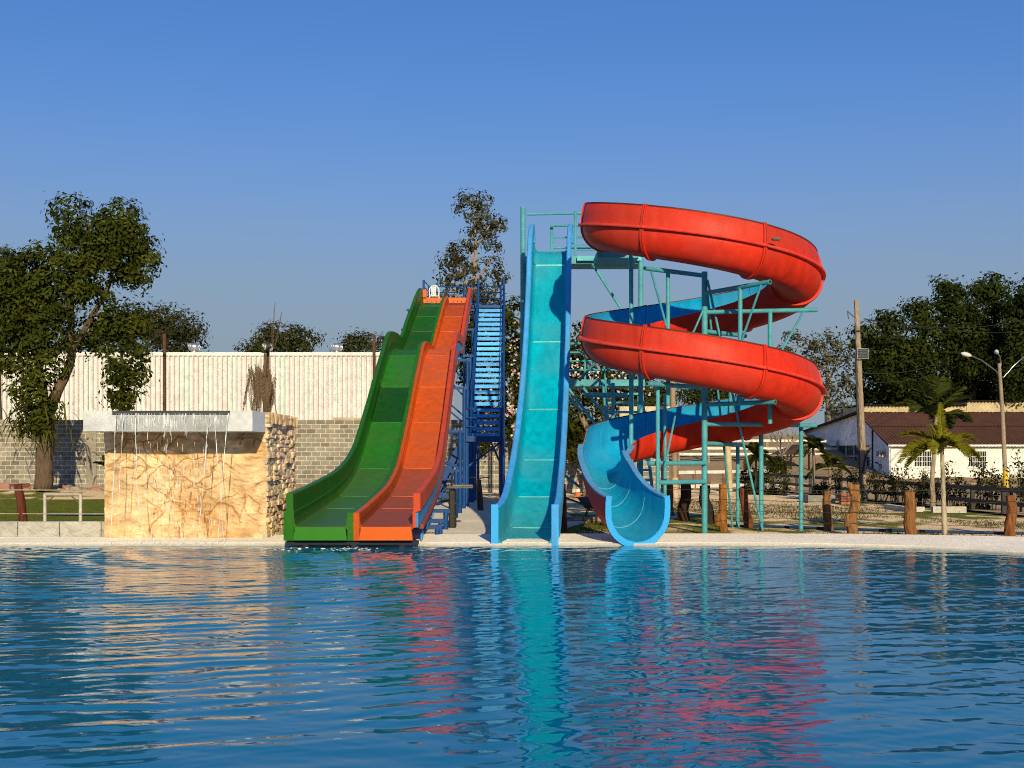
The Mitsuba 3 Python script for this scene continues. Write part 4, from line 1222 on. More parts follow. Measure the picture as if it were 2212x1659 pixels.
# grassy epiphyte leaves hanging round its trunk
k = thing('strap_leaf_plant', 'clump of drooping strap-like leaves round the trunk of the large tree', 'plant')
L = []
for i in range(120):
    c = P(70 + 50 * gv.normal(), 915 + 22 * gv.normal(), -0.5 + 0.3 * gv.normal())
    a = gv.random() * 6.28
    n = 7
    t = np.linspace(0, 1, n)
    ln = 0.6 + 0.55 * gv.random()
    p = c + np.outer(t * ln * 0.7, [math.cos(a), math.sin(a) * 0.6, 0]) + np.outer(0.35 * t - 1.15 * t ** 2, [0, 0, ln])
    w = np.array([-math.sin(a), math.cos(a), 0.2]) * 0.032
    ww = np.outer(np.sin(PI * (0.12 + 0.85 * t)), w)
    v = np.vstack([p - ww, p + ww])
    f = [[j, j + 1, n + j + 1] for j in range(n - 1)] + [[j, n + j + 1, n + j] for j in range(n - 1)]
    L.append(trimesh.Trimesh(v, f, process=False))
lm = mesh_of(L)
scene[k] = painted(lm, 'leaf', smooth=False, color=np.repeat(np.array([0.13, 0.13, 0.026]) * (0.5 + 0.9 * gv.random((120, 1))), 14, 0))
d = 62
tree('pale_tree', 'pale grey-green tree half cut off by the left edge, behind the large tree', 'tree', d, [(8, 580, 45, 42), (25, 620, 40, 35), (-30, 650, 60, 60), (10, 690, 45, 40)], [([at(-10, 1040, d), at(-5, 800, d), at(5, 620, d)], .25, .06)], (0.06, 0.075, 0.03), (0.11, 0.12, 0.045), 0.2, 0.4, 4.0, 22, 0.35)
d = 152
tree('round_tree', 'round tree with reddish tips behind the warehouse roof, right of the large tree', 'tree', d, [(345, 700, 48, 40), (395, 705, 42, 34), (315, 690, 38, 32), (420, 725, 25, 25), (365, 745, 55, 30)], [([at(365, 900, d), at(365, 780, d), at(360, 700, d)], .35, .1)], (0.038, 0.050, 0.018), (0.095, 0.068, 0.028), 0.46, 1.05, 0.75, 26, 0.35)
tree('round_tree', 'low spreading tree behind the warehouse roof, behind the dead palm', 'tree', d, [(575, 735, 38, 30), (615, 725, 40, 26), (655, 738, 36, 24), (600, 755, 60, 20), (540, 755, 25, 15)], [([at(610, 900, d), at(612, 790, d), at(620, 720, d)], .3, .1)], (0.042, 0.052, 0.018), (0.10, 0.092, 0.032), 0.46, 1.05, 0.8, 26, 0.35)
tree('round_tree', 'small dark tree showing over the warehouse roof next to the green lane', 'tree', d, [(775, 742, 36, 24), (755, 755, 25, 16), (800, 755, 22, 18), (822, 735, 12, 12)], [([at(778, 900, d), at(778, 740, d)], .25, .08)], (0.042, 0.05, 0.018), (0.09, 0.09, 0.03), 0.44, 1.05, 0.85, 26, 0.35)
d = 76
tr = [([at(1034, 1000, d), at(1032, 720, d), at(1028, 580, d), at(1022, 440, d)], .30, .04), ([at(1030, 660, d), at(985, 560, d)], .10, .03), ([at(1028, 610, d), at(1062, 560, d)], .09, .03), ([at(1026, 540, d), at(1062, 480, d)], .07, .02), ([at(1028, 580, d), at(1000, 510, d)], .07, .02), ([at(1032, 690, d), at(1075, 620, d)], .09, .03), ([at(1031, 680, d), at(960, 610, d)], .09, .03)]
bl = [(1008, 445, 22, 26), (1040, 447, 24, 24), (1028, 475, 26, 18), (1068, 490, 24, 20), (1045, 505, 22, 15), (1015, 520, 20, 22), (985, 545, 26, 17), (970, 565, 22, 18), (1060, 535, 22, 14), (998, 580, 26, 20), (1055, 575, 32, 16), (965, 600, 22, 14), (1000, 615, 34, 18), (1040, 625, 36, 16), (1075, 605, 20, 14), (1015, 650, 40, 20), (960, 640, 25, 16), (1060, 650, 30, 18)]
tree('eucalyptus', 'tall airy eucalyptus with a pale trunk rising behind the two slide towers', 'tree', d, bl, tr, (0.07, 0.07, 0.035), (0.13, 0.115, 0.055), 0.26, 0.34, 3.4, 16, 0.25, (0.34, 0.25, 0.2), var=0.45)
d = 57
bl = [(1108, 690, 30, 40), (1104, 760, 32, 50), (1106, 840, 30, 48), (1100, 915, 30, 38), (1268, 745, 35, 45), (1285, 820, 62, 50), (1345, 870, 55, 55), (1262, 900, 55, 50), (1300, 960, 55, 35), (1372, 800, 32, 40), (1248, 975, 32, 28), (1050, 700, 45, 50, 2), (1045, 790, 50, 60, 2), (1062, 880, 40, 45, 2), (1180, 800, 70, 90, 1), (1190, 930, 70, 60, 1), (1390, 900, 30, 60, 2), (1330, 760, 40, 40, 3), (1010, 740, 28, 50, 3), (1040, 950, 30, 22, 1)]
k = tree('flowering_tree', 'dense dark green tree with white and pink blossoms behind the straight slide', 'tree', d, bl, [([at(1269, 1072, d - 3), at(1268, 1010, d - 3), at(1275, 930, d)], .2, .12), ([at(1275, 940, d), at(1200, 800, d), at(1120, 720, d)], .14, .05), ([at(1275, 940, d), at(1320, 850, d), at(1300, 760, d)], .12, .05), ([at(1120, 1060, d), at(1110, 900, d), at(1105, 750, d)], .14, .05)], (0.034, 0.044, 0.009), (0.105, 0.105, 0.018), 0.24, 0.42, 3.6, 24, 0.25, (0.25, 0.2, 0.14))
bc = []
for (u, v, su, sv, n) in ((1100, 860, 14, 35, 26), (1092, 880, 10, 12, 22), (1285, 815, 45, 14, 60), (1240, 800, 8, 20, 30), (1330, 850, 40, 25, 30), (1112, 780, 10, 40, 25), (1060, 850, 25, 40, 30)):
    for _ in range(n):
        bc.append(at(u + su * gv.normal(), v + sv * gv.normal(), d - 1.1 - 0.6 * gv.random()))
bc = np.array(bc)
bm_ = leaves(bc, np.tile([0.1, -1, 0.3], (len(bc), 1)), 0.12, gv, 0.9, 0, 0.5)
pk = np.where(gv.random((len(bc), 1)) < 0.6, np.array([[0.8, 0.78, 0.74]]), np.array([[0.75, 0.35, 0.38]]))
scene[k + '__blossoms'] = painted(bm_, 'leaf', smooth=False, color=np.repeat(pk, 4, 0))
labels[k + '__blossoms'] = {'kind': 'stuff'}
# right-hand trees
DARKG, LITG = (0.020, 0.034, 0.008), (0.085, 0.10, 0.020)
d = 115
U = lambda x: 1645.6 + .4132 * x
V = lambda y: 548.5 + .4132 * y
tr_ = lambda u, v: [([at(u, 1000, d), at(u, 900, d), at(u + 5, v + 60, d)], .5, .2)]
tree('broad_tree', 'tallest of the dark dense trees behind the white house', 'tree', d, [(2050, 650, 26, 36, -1), (2036, 618, 14, 14), (2068, 622, 16, 16), (2120, 628, 26, 28, 0), (2148, 618, 24, 20), (2166, 660, 26, 30), (2090, 680, 30, 30, -2), (2130, 690, 34, 26, 1), (2045, 710, 34, 26, -2), (2095, 735, 34, 24, -3), (2150, 735, 34, 28, -1), (2050, 765, 38, 24, -2), (2110, 785, 40, 24, -3), (2165, 790, 34, 30), (2070, 820, 44, 26, 0), (2140, 835, 44, 26, 1), (2085, 862, 60, 22, 3), (2160, 865, 40, 22, 3), (2100, 760, 60, 70, 7), (2060, 860, 40, 24, 4)], tr_(2100, 640), DARKG, LITG, 0.42, 0.8, 1.9, 28, 0.2, var=0.5)
tree('broad_tree', 'dark dense tree with several rounded tops just right of the utility pole', 'tree', d - 3, [(1930, 705, 24, 30, 0), (1912, 690, 14, 14), (1984, 682, 26, 28, 0), (1972, 664, 14, 12), (1880, 728, 24, 20), (1862, 715, 16, 13), (1850, 745, 14, 14), (1900, 760, 28, 24, -1), (1950, 752, 30, 24, -2), (2005, 735, 26, 30, 0), (1985, 775, 34, 26, -2), (1930, 800, 36, 26, -2), (1880, 795, 26, 26), (2015, 810, 34, 28, -1), (1965, 830, 38, 24, -1), (1900, 840, 34, 24, 1), (2000, 860, 44, 22, 3), (1930, 866, 50, 20, 3), (1868, 855, 24, 22, 3), (1945, 790, 55, 60, 7)], tr_(1950, 700), DARKG, LITG, 0.42, 0.8, 1.9, 28, 0.2, var=0.5)
tree('broad_tree', 'dark tree cut off by the right edge, behind the street lamp', 'tree', d - 6, [(2205, 690, 30, 45), (2225, 650, 40, 40), (2215, 770, 42, 55), (2195, 820, 30, 45), (2250, 740, 50, 80), (2210, 855, 45, 35, 3), (2215, 760, 40, 70, 6)], tr_(2215, 690), DARKG, LITG, 0.42, 0.85, 1.6, 30, 0.25)
d = 104
tree('thin_tree', 'thin pale tree with gaps in its crown between the spiral slide and the utility pole', 'tree', d, [(1722, 728, 26, 16), (1750, 745, 30, 20), (1790, 742, 30, 26), (1815, 770, 25, 30), (1770, 785, 32, 22), (1795, 820, 30, 28), (1740, 780, 24, 20), (1825, 830, 22, 36), (1780, 865, 34, 26), (1700, 760, 22, 16), (1810, 880, 26, 20), (1730, 830, 20, 20)], [([at(1790, 1000, d), at(1788, 850, d), at(1780, 740, d)], .25, .06), ([at(1788, 850, d), at(1740, 750, d)], .1, .03), ([at(1788, 830, d), at(1818, 760, d)], .1, .03)], (0.08, 0.08, 0.042), (0.13, 0.115, 0.06), 0.36, 0.6, 1.3, 14, 0.3, (0.2, 0.16, 0.12), var=0.45)
tree('round_tree', 'dark round tree seen under the lower coil of the spiral slide', 'tree', 96, [(1530, 850, 40, 26), (1500, 858, 28, 20), (1570, 850, 30, 22), (1430, 850, 26, 30), (1415, 870, 22, 26)], [([at(1530, 1000, 96), at(1530, 850, 96)], .25, .1)], DARKG, LITG, 0.32, 0.6, 2.0, 26, 0.3)
# palms
palm('young_palm', [9.62, 27.8, 0.0], [9.57, 27.85, 2.0], 0.055, 12, 1.0, 0.32, gv, [(PI - 0.15, 0.66, 1.0), (0.12, 0.62, 1.05), (-PI / 2 - 0.5, 0.30, 0.7), (-PI / 2 + 0.5, 0.25, 0.75), (PI + 0.35, 0.25, 1.0), (-0.35, 0.2, 0.9), (1.45, 1.45, 1.0), (1.9, 1.1, 0.75), (1.2, 0.7, 0.8), (PI + 0.1, 0.05, .85), (-1.3, 0.6, .6), (2.6, .4, .9)],
     'small palm with yellow-green feathery fronds standing at the edge of the deck', 'palm', (0.19, 0.18, 0.015), (0.40, 0.34, 0.24), 0.58, None, 0.0125, 0.75)
palm('tall_palm', at(2014.5, 1101.6, 40.6) * [1, 1, 0], at(2019, 900, 40.6), 0.075, 15, 1.5, 0.55, gv, None, 'darker, taller palm behind the small yellow-green palm, its crown in front of the roof', 'palm', (0.06, 0.075, 0.018), (0.32, 0.26, 0.18), 0.45, None, 0.022, 0.3)
palm('garden_palm', at(1758, 1077, 51) * [1, 1, 0], at(1757, 968, 51), 0.07, 13, 0.75, 0.3, gv, None, 'slim young palm left of the utility pole, in front of the shaded gable', 'palm', (0.07, 0.085, 0.016), (0.3, 0.22, 0.16), 0.8, None, 0.022, 0.4)
palm('garden_palm', at(1790, 1070, 52) * [1, 1, 0], at(1792, 1010, 52), 0.06, 11, 0.95, 0.32, gv, None, 'low leafy palm between the slim young palm and the utility pole', 'palm', (0.075, 0.08, 0.016), (0.3, 0.22, 0.16), 0.7, None, 0.026, 0.5)
palm('garden_palm', at(1632, 1070, 58) * [1, 1, 0], at(1632, 985, 58), 0.06, 13, 0.95, 0.35, gv, None, 'leafy palm seen behind the legs of the spiral slide', 'palm', (0.07, 0.075, 0.014), (0.22, 0.18, 0.12), 0.8, None, 0.03, 0.4)
palm('garden_palm', [-9.95, 31.0, 0.0], [-9.95, 31.0, 1.35], 0.05, 9, 0.6, 0.22, gv, None, 'little palm peeping out behind the left end of the cascade wall', 'palm', (0.06, 0.075, 0.014), (0.2, 0.16, 0.1), 0.7, None, 0.02, 0.4)
# dead palm by the rusty post
dp = palm('dead_palm', at(570, 1060, 56.6) * [1, 1, 0], at(572, 765, 56.6), 0.10, 3, 1.1, 0.3, gv, [(2.6, 0.9, 1.0), (2.2, 0.6, 0.7), (0.4, 1.0, 0.5)], 'dead palm with brown hanging fronds in front of the warehouse', 'palm', (0.07, 0.08, 0.02), (0.13, 0.09, 0.06), 0.5, None, 0.02)
Ld = []
for i in range(34):
    a = gv.random() * 6.28
    b = at(566 + 14 * gv.normal(), 785 + 22 * gv.random(), 56.6 + 0.3 * math.sin(a))
    p, m = frond(b, [math.cos(a) * 0.22, math.sin(a) * 0.2, -1], 1.3 + 0.9 * gv.random(), gv, 0.05, 18, 0.22, 0.016, 0.1)
    Ld += [m, tube(p, 0.014, 4, False)]
for (b, dirn, ln) in (((588, 760), (0.06, 0, 1), 2.2), ((595, 745), (0.2, 0, 1), 1.5), ((590, 750), (-0.1, 0, 1), 1.2)):
    p, m = frond(at(*b, 56.5), dirn, ln, gv, -0.02, 22, 0.42, 0.006, 0.2)
    Ld += [m, tube(p, 0.012, 4, False)]
part(dp, 'dead_fronds', mesh_of(Ld), tint((0.17, 0.115, 0.07), 0.5, 5))

# ------------------------------------------------------------------ house and buildings on the right
WHITE = tint((0.82, 0.80, 0.75), 0.07, 0.7, 3)
hs = thing('white_house', 'low white house with a dark red corrugated roof and barred windows', 'house')
HX, HY0, HYR, HY1 = 24.1, 79.5, 86.3, 103.0
x1 = 42.0
wins = [(25.6, 26.65, 1.02, 1.98), (29.05, 30.15, 1.02, 1.98), (34.6, 35.7, 1.02, 1.98)]
cuts = sorted([HX] + [q for w in wins for q in (w[0], w[1])] + [x1])
fr = [bx(HX, x1, HY0, HY0 + 0.2, -0.1, 1.02), bx(HX, x1, HY0, HY0 + 0.2, 1.98, 2.5)] + [bx(a, b, HY0, HY0 + 0.2, 1.02, 1.98) for a, b in zip(cuts[0::2], cuts[1::2])]
part(hs, 'front_wall', mesh_of(fr), WHITE)
gab = Polygon([(HY0 + .205, -0.1), (HY1, -0.1), (HY1, 3.6), (HYR, 4.62), (HY0 + .205, 2.5)])
hole = sbox(84.2, 0.62, 98.6, 2.42)
gm = trimesh.creation.extrude_polygon(gab.difference(hole), 0.2, engine='earcut')
gm.apply_transform([[0, 0, 1, HX], [1, 0, 0, 0], [0, 1, 0, 0], [0, 0, 0, 1]])
gm.fix_normals()
part(hs, 'gable_wall', gm, tint((0.74, 0.73, 0.72), 0.1, 0.6, 4))
part(hs, 'room', mesh_of([bx(HX + .5, x1, HY0 + 1.0, HY1 - .5, -0.1, 2.45)]), (0.10, 0.095, 0.09))
for (a, b, z0, z1) in wins:
    k = part(hs, 'window', mesh_of([bx(a - .06, b + .06, HY0 - .03, HY0 - .002, z0 - .06, z0), bx(a - .06, b + .06, HY0 - .03, HY0 - .002, z1, z1 + .06), bx(a - .06, a, HY0 - .03, HY0 - .002, z0, z1), bx(b, b + .06, HY0 - .03, HY0 - .002, z0, z1), bx((a + b) / 2 - .025, (a + b) / 2 + .025, HY0 + .02, HY0 + .06, z0, z1), bx(a, b, HY0 + .02, HY0 + .055, z1 - .36, z1 - .32)]), tint((0.8, 0.8, 0.77), 0.05, 3), 'satin')
    part(k, 'pane', bx(a, b, HY0 + .1, HY0 + .115, z0, z1), None, 'pane_glass')
    part(k, 'grille', mesh_of([bx(a + i * (b - a) / 10 - .011, a + i * (b - a) / 10 + .011, HY0 - .02, HY0 - .0, z0, z1) for i in range(1, 10)] + [bx(a, b, HY0 - .024, HY0 - .021, z0 + q - .012, z0 + q + .012) for q in (.3, .62)]), (0.74, 0.74, 0.72), 'satin')
    part(k, 'sill', bx(a - .1, b + .1, HY0 - .09, HY0 - .002, z0 - .1, z0 - .062), (0.7, 0.69, 0.66))
ys = np.linspace(84.2, 98.6, 8)
for i in range(7):
    k = part(hs, 'gable_window', mesh_of([bx(HX + .03, HX + .12, ys[i], ys[i] + .1, .62, 2.42), bx(HX + .03, HX + .12, ys[i] + .1, ys[i + 1], 1.62, 1.70), bx(HX + .04, HX + .11, (ys[i] + ys[i + 1]) / 2, (ys[i] + ys[i + 1]) / 2 + .05, .62, 1.62)]), tint((0.34, 0.34, 0.36), 0.1, 2), 'satin')
    part(k, 'pane', bx(HX + .13, HX + .14, ys[i] + .1, ys[i + 1], .62, 2.42), None, 'pane_glass')
k = part(hs, 'air_conditioner', soft_box(HX - .42, HX - .005, 80.6, 81.3, 1.62, 2.05, .03), tint((0.7, 0.66, 0.55), 0.1, 3), 'satin')
part(k, 'front_grille', bx(HX - .44, HX - .424, 80.7, 81.2, 1.68, 1.99), (0.25, 0.22, 0.18))
part(k, 'front_vent', bx(HX - .36, HX - .08, 80.585, 80.597, 1.7, 1.98), (0.22, 0.19, 0.15))
part(hs, 'downpipe', pipe([HX - .06, 83.4, 0.8], [HX - .06, 83.4, 3.7], .05, 8), (0.04, 0.04, 0.04))
part(hs, 'base_band', mesh_of([bx(HX - .02, HX - .004, HY0 + .25, HY1, -.1, .22)]), (0.10, 0.11, 0.14))
# corrugated roof of two slopes
def corrugated(x0, x1, ya, za, yb, zb, pitch, amp, n_y=2):
    xs = np.arange(x0, x1, pitch / 6)
    zz = amp * np.sin(xs / pitch * 2 * PI)
    t = np.linspace(0, 1, n_y)
    v = np.stack([np.broadcast_to(xs[:, None], (len(xs), n_y)), np.broadcast_to((ya + (yb - ya) * t)[None], (len(xs), n_y)), zz[:, None] + (za + (zb - za) * t)[None]], -1)
    i = np.arange(len(xs) * n_y).reshape(len(xs), n_y)
    f = np.stack([i[:-1, :-1], i[1:, :-1], i[1:, 1:], i[:-1, 1:]], -1).reshape(-1, 4)
    return trimesh.Trimesh(v.reshape(-1, 3), np.vstack([f[:, [0, 1, 2]], f[:, [0, 2, 3]]]), process=False)
for i in range(6):
    xa = HX - .35 + i * 3.05
    part(hs, 'roof_sheet', corrugated(xa, xa + 3.06, HY0 - .45, 2.45, HYR - 3.2, 3.66, .22, .035), tint(np.array([0.105, 0.046, 0.027]) * (0.85 + .3 * gb.random()), 0.3, 0.8, i), 'matte', True)
    part(hs, 'roof_sheet', corrugated(xa, xa + 3.06, HYR - 3.4, 3.655, HYR, 4.70, .22, .035), tint(np.array([0.105, 0.046, 0.027]) * (0.85 + .3 * gb.random()), 0.3, 0.8, i + 9), 'matte', True)
part(hs, 'rear_roof', corrugated(HX - .35, x1, HYR, 4.70, HY1 + .5, 3.62, .3, .03), tint((0.07, 0.035, 0.03), 0.2, 1), 'satin', True)
part(hs, 'verge_board', mesh_of([bar([HX - .3, HYR, 4.70], [HX - .3, HY1 + .5, 3.52], .05, .16), bar([HX - .3, HY0 - .4, 2.36], [HX - .3, HYR, 4.68], .05, .1)]), (0.03, 0.025, 0.022))
part(hs, 'gutter', mesh_of([bx(HX - .3, x1, HY0 - .46, HY0 - .36, 2.30, 2.40), pipe([HX - .12, HY0 - .12, 2.3], [HX - .12, HY0 - .12, 0], .05, 8), pipe([HX - .12, HY0 - .12, 2.3], [HX - .12, HY0 - .4, 2.36], .05, 8)]), (0.78, 0.76, 0.72), 'satin')
cb = thing('cream_building', 'flat-roofed cream building whose upper wall shows above the dark red roof', 'building')
part(cb, 'wall', mesh_of([bx(31.0, 40.0, 110, 124, 0, 6.02), bx(40.0, 60, 109.9, 124, 0, 6.4)]), tint((0.52, 0.43, 0.27), 0.2, 0.5, 2))
part(cb, 'roof', corrugated(31.0, 39.98, 109.5, 6.1, 124, 6.35, .3, .06), tint((0.06, 0.05, 0.04), 0.3, 1), 'satin', True)
part(cb, 'roof', corrugated(40.0, 60.5, 109.4, 6.48, 124, 6.7, .3, .06), tint((0.06, 0.05, 0.04), 0.3, 1), 'satin', True)

# ------------------------------------------------------------------ poles, lamp, wires
up_ = thing('utility_pole', 'weathered grey wooden utility pole with a small solar panel, in front of the house gable', 'utility pole')
part(up_, 'shaft', wavy_tube([13.17, 46.7, -0.05], [12.89, 46.7, 7.56], .120, .09, .05, 16, 14, 5, .012), grain((0.33, 0.255, 0.18), 0.4, 4), 'bark', True)
part(up_, 'conduit', tube([[12.98, 46.58, 0.3], [12.89, 46.58, 3.0], [12.80, 46.58, 5.6]], .035, 8), (0.04, 0.04, 0.042), 'satin', True)
part(up_, 'bracket', mesh_of([pipe([12.78, 46.6, 6.9], [12.5, 46.6, 7.15], .02, 6), pipe([12.5, 46.6, 7.15], [12.55, 46.6, 6.85], .02, 6), tube([[12.8, 46.58, 6.4], [12.93, 46.52, 6.42], [13.06, 46.58, 6.4]], .02, 6)]), (0.3, 0.3, 0.3), 'metal')
part(up_, 'cable_loop', tube([[13.35, 46.5, 2.05], [13.15, 46.45, 1.75], [13.02, 46.45, 1.1], [13.03, 46.45, .5], [13.1, 46.45, 0.0]], .04, 8), (0.02, 0.022, 0.024), 'satin', True)
spn = thing('solar_panel', 'small framed solar panel fixed to the utility pole', 'solar panel')
c0 = at(1863, 764, 46.5)
part(spn, 'frame', mesh_of([bx(c0[0] - .21, c0[0] + .21, c0[1] - .03, c0[1], c0[2] - .20, c0[2] - .188), bx(c0[0] - .21, c0[0] + .21, c0[1] - .03, c0[1], c0[2] + .188, c0[2] + .20), bx(c0[0] - .21, c0[0] - .198, c0[1] - .03, c0[1], c0[2] - .188, c0[2] + .188), bx(c0[0] + .198, c0[0] + .21, c0[1] - .03, c0[1], c0[2] - .188, c0[2] + .188)]), (0.5, 0.5, 0.5), 'satin')
for i in range(6):
    z = c0[2] - .17 + i * .058
    part(spn, 'cell', bx(c0[0] - .18, c0[0] + .18, c0[1] - .022, c0[1] - .01, z, z + .05), (0.03, 0.035, 0.06), 'fibreglass')
part(spn, 'backing', bx(c0[0] - .183, c0[0] + .183, c0[1] - .009, c0[1] - .002, c0[2] - .173, c0[2] + .173), (0.4, 0.4, 0.42))
sl = thing('street_lamp', 'concrete street lamp with curved arms and a yellow painted foot, right of the house windows', 'street lamp')
b0 = [26.08, 66, 0]
part(sl, 'shaft', tube([b0, [25.9, 66, 4.0], [25.72, 66, 6.6]], [.125, .10, .085], 12), tint((0.34, 0.26, 0.18), 0.3, 3), 'matte', True)
part(sl, 'yellow_foot', tube([[26.085, 66, -.02], [26.04, 66, 1.03]], [.14, .13], 14), tint((0.62, 0.40, 0.03), 0.06, 2), 'satin', 40)
for pts, hd in (([at(2165, 815, 66), at(2150, 800, 66), at(2120, 778, 65.5), at(2096, 768, 65)], at(2088, 766, 65)), ([at(2163, 790, 66), at(2160, 770, 66), at(2154, 762, 65.5)], at(2151, 759, 65)), ([at(2168, 815, 66), at(2190, 790, 66), at(2215, 768, 66), at(2240, 755, 65.5)], at(2250, 752, 65))):
    k = part(sl, 'arm', tube(pts, .035, 8), (0.42, 0.42, 0.42), 'metal', True)
    dv = np.array(hd) - pts[-1]
    dv = dv / np.linalg.norm(dv)
    part(k, 'lamp_head', tube([pts[-1] - dv * .05, pts[-1] + dv * .1, pts[-1] + dv * .35, pts[-1] + dv * .5], [.05, .11, .12, .04], 10), (0.62, 0.62, 0.6), 'satin', True)
pb = thing('wooden_pole', 'brown wooden pole beside the sunlit wall end, behind the spiral slide', 'pole')
part(pb, 'shaft', wavy_tube([6.32, 48.4, -.05], [6.2, 48.4, 5.4], .115, .095, .03, 12, 12, 8, .02), tint((0.33, 0.235, 0.15), 0.35, 4), 'matte', True)
part(pb, 'base_paint', tube([[6.32, 48.4, -.02], [6.3, 48.4, .9]], [.138, .136], 12), tint((0.52, 0.40, 0.28), 0.3, 5), 'matte', True)
pa = thing('wooden_pole', 'thin pole with a small meter box behind the cream wall top', 'pole')
part(pa, 'shaft', wavy_tube([6.4, 60, 0], [6.36, 60, 5.6], .11, .09, .03, 12, 10, 9, .02), tint((0.36, 0.26, 0.17), 0.35, 4), 'matte', True)
part(pa, 'meter_box', soft_box(6.05, 6.42, 59.8, 59.88, 4.3, 4.75, .02), tint((0.3, 0.28, 0.26), 0.2, 3), 'satin')
pl = thing('timber_post', 'thick pale debarked post standing behind the legs of the spiral slide', 'post')
part(pl, 'shaft', wavy_tube([9.32, 53.7, -.05], [9.26, 53.7, 2.2], .15, .125, .04, 10, 12, 12, .02), tint((0.55, 0.44, 0.26), 0.3, 5), 'matte', True)
part(pl, 'cut_top', tube([[9.26, 53.7, 2.2], [9.26, 53.7, 2.215]], [.12, .115], 12), (0.5, 0.38, 0.2))
wr = thing('overhead_wires', 'thin dark overhead wires strung from the utility pole', 'wires')
for a, b, sag in ((at(1866, 688, 46.7), at(2230, 716, 66), .25), (at(1866, 690, 46.7), at(2212, 690, 75), .4), (at(1848, 770, 46.7), at(1720, 830, 90), .3), (at(1866, 806, 46.7), at(2050, 770, 100), .4), (at(1866, 825, 46.7), at(2050, 790, 100), .4), (at(2170, 800, 66), at(2240, 770, 90), .3), (at(1400, 800, 60), at(1600, 845, 100), .5), (at(1400, 815, 60), at(1600, 868, 100), .5), (at(1452, 830, 48.4), at(1600, 858, 90), .4)):
    t = np.linspace(0, 1, 16)[:, None]
    part(wr, 'wire', tube(np.array(a) + (np.array(b) - a) * t - np.array([0, 0, 4 * sag]) * t * (1 - t), .012, 5, False), (0.03, 0.03, 0.03))

# ------------------------------------------------------------------ fences
fe = thing('barbed_wire_fence', 'barbed wire fence on rough brown posts along the back of the deck', 'fence')
gf_ = np.random.default_rng(41)
FP = [(1215, 29.6, 1046, .085, 0.02), (1445, 36.6, 1044, .15, 0), (1479, 34.3, 1045.6, .16, -.02), (1523, 33.0, 1049, .15, .1), (1561, 29.2, 1045.6, .10, .03), (1607, 30.9, 1054, .11, .12), (1786, 29.9, 1060, .105, .05), (1845, 28.2, 1046.5, .115, -.03), (1964, 28.0, 1062, .135, .05), (2185, 27.9, 1070, .115, -.04), (2420, 27.6, 1060, .12, 0)]
pos = []
for i, (u_, d_, vt, r, lean) in enumerate(FP):
    tp = at(u_, vt, d_)
    bs = np.array([tp[0] + lean, d_, -.05])
    pos.append((bs, tp))
    m = wavy_tube(bs, tp, r * 1.05, r * .88, r * .4, 16, 14, 300 + i, r * .16)
    col = [(0.30, 0.095, 0.035), (0.32, 0.11, 0.04), (0.10, 0.045, 0.025), (0.055, 0.035, 0.028), (0.46, 0.17, 0.045), (0.27, 0.085, 0.04), (0.36, 0.15, 0.06), (0.42, 0.19, 0.075), (0.40, 0.16, 0.06), (0.36, 0.12, 0.045), (0.3, 0.1, 0.04)][i]
    col = tuple(np.array(col) * [0.60, 0.68, 0.66])
    k = part(fe, 'post', m, grain(col, 0.6, i), 'bark', True)
    if i in (4, 7):
        kn = tp * [1, 1, 0] + np.array([(-.12 if i == 4 else -.16), -.02, .32 if i == 4 else .36])
        part(k, 'knot', wavy_tube(kn - [0, 0, .18], kn + [.02, 0, .12], .07, .05, .03, 8, 10, i, .03), grain(np.array(col) * .9, 0.6, 8), 'bark', True)
    if i == 7:
        part(k, 'fork', wavy_tube(tp - [0.02, 0, .22], tp + [-.12, 0, .02], .08, .06, .02, 6, 10, 3, .02), grain(col, 0.6, 8), 'bark', True)
fr_ = [pos[0], pos[4], pos[7], pos[8], pos[9], pos[10]]
bk = [pos[0], pos[1], pos[2], pos[3], pos[5], pos[6], pos[7]]
for chain, zs in ((fr_, (.27, .52, .77, 1.02)), (bk, (.3, .6, .9))):
    for z in zs:
        P_ = []
        for (a, b), (c, e) in zip(chain[:-1], chain[1:]):
            s = np.array([a[0], a[1] - .11, z]), np.array([c[0], c[1] - .11, z])
            t = np.linspace(0, 1, 14)[:, None]
            q = s[0] + (s[1] - s[0]) * t - np.array([0, 0, .10]) * t * (1 - t) * (1 + gf_.random())
            P_.append(q[:-1])
        w_ = np.vstack(P_)
        m = [tube(w_, .0055, 5, False)]
        for q in w_[::2]:
            a = gf_.random() * 3
            m.append(bar(q - [.025 * math.cos(a), .01, .025 * math.sin(a)], q + [.025 * math.cos(a), .01, .025 * math.sin(a)], .005))
        part(fe, 'wire', mesh_of(m), (0.05, 0.045, 0.04))
fl2 = thing('barbed_wire_fence', 'leaning brown post with two wire strands behind the low block wall', 'fence')
part(fl2, 'post', wavy_tube([-10.5, 27, -.05], [-10.68, 27, 1.16], .10, .085, .04, 14, 14, 77, .02), grain((0.12, 0.035, 0.02), 0.6, 7), 'bark', True)
for z in (1.06, .55):
    t = np.linspace(0, 1, 20)[:, None]
    part(fl2, 'wire', tube(np.array([-14, 26.9, z + .02]) + np.array([8.6, .0, -.02]) * t - np.array([0, 0, .1]) * t * (1 - t), .011, 5, False), (0.42, 0.36, 0.28))
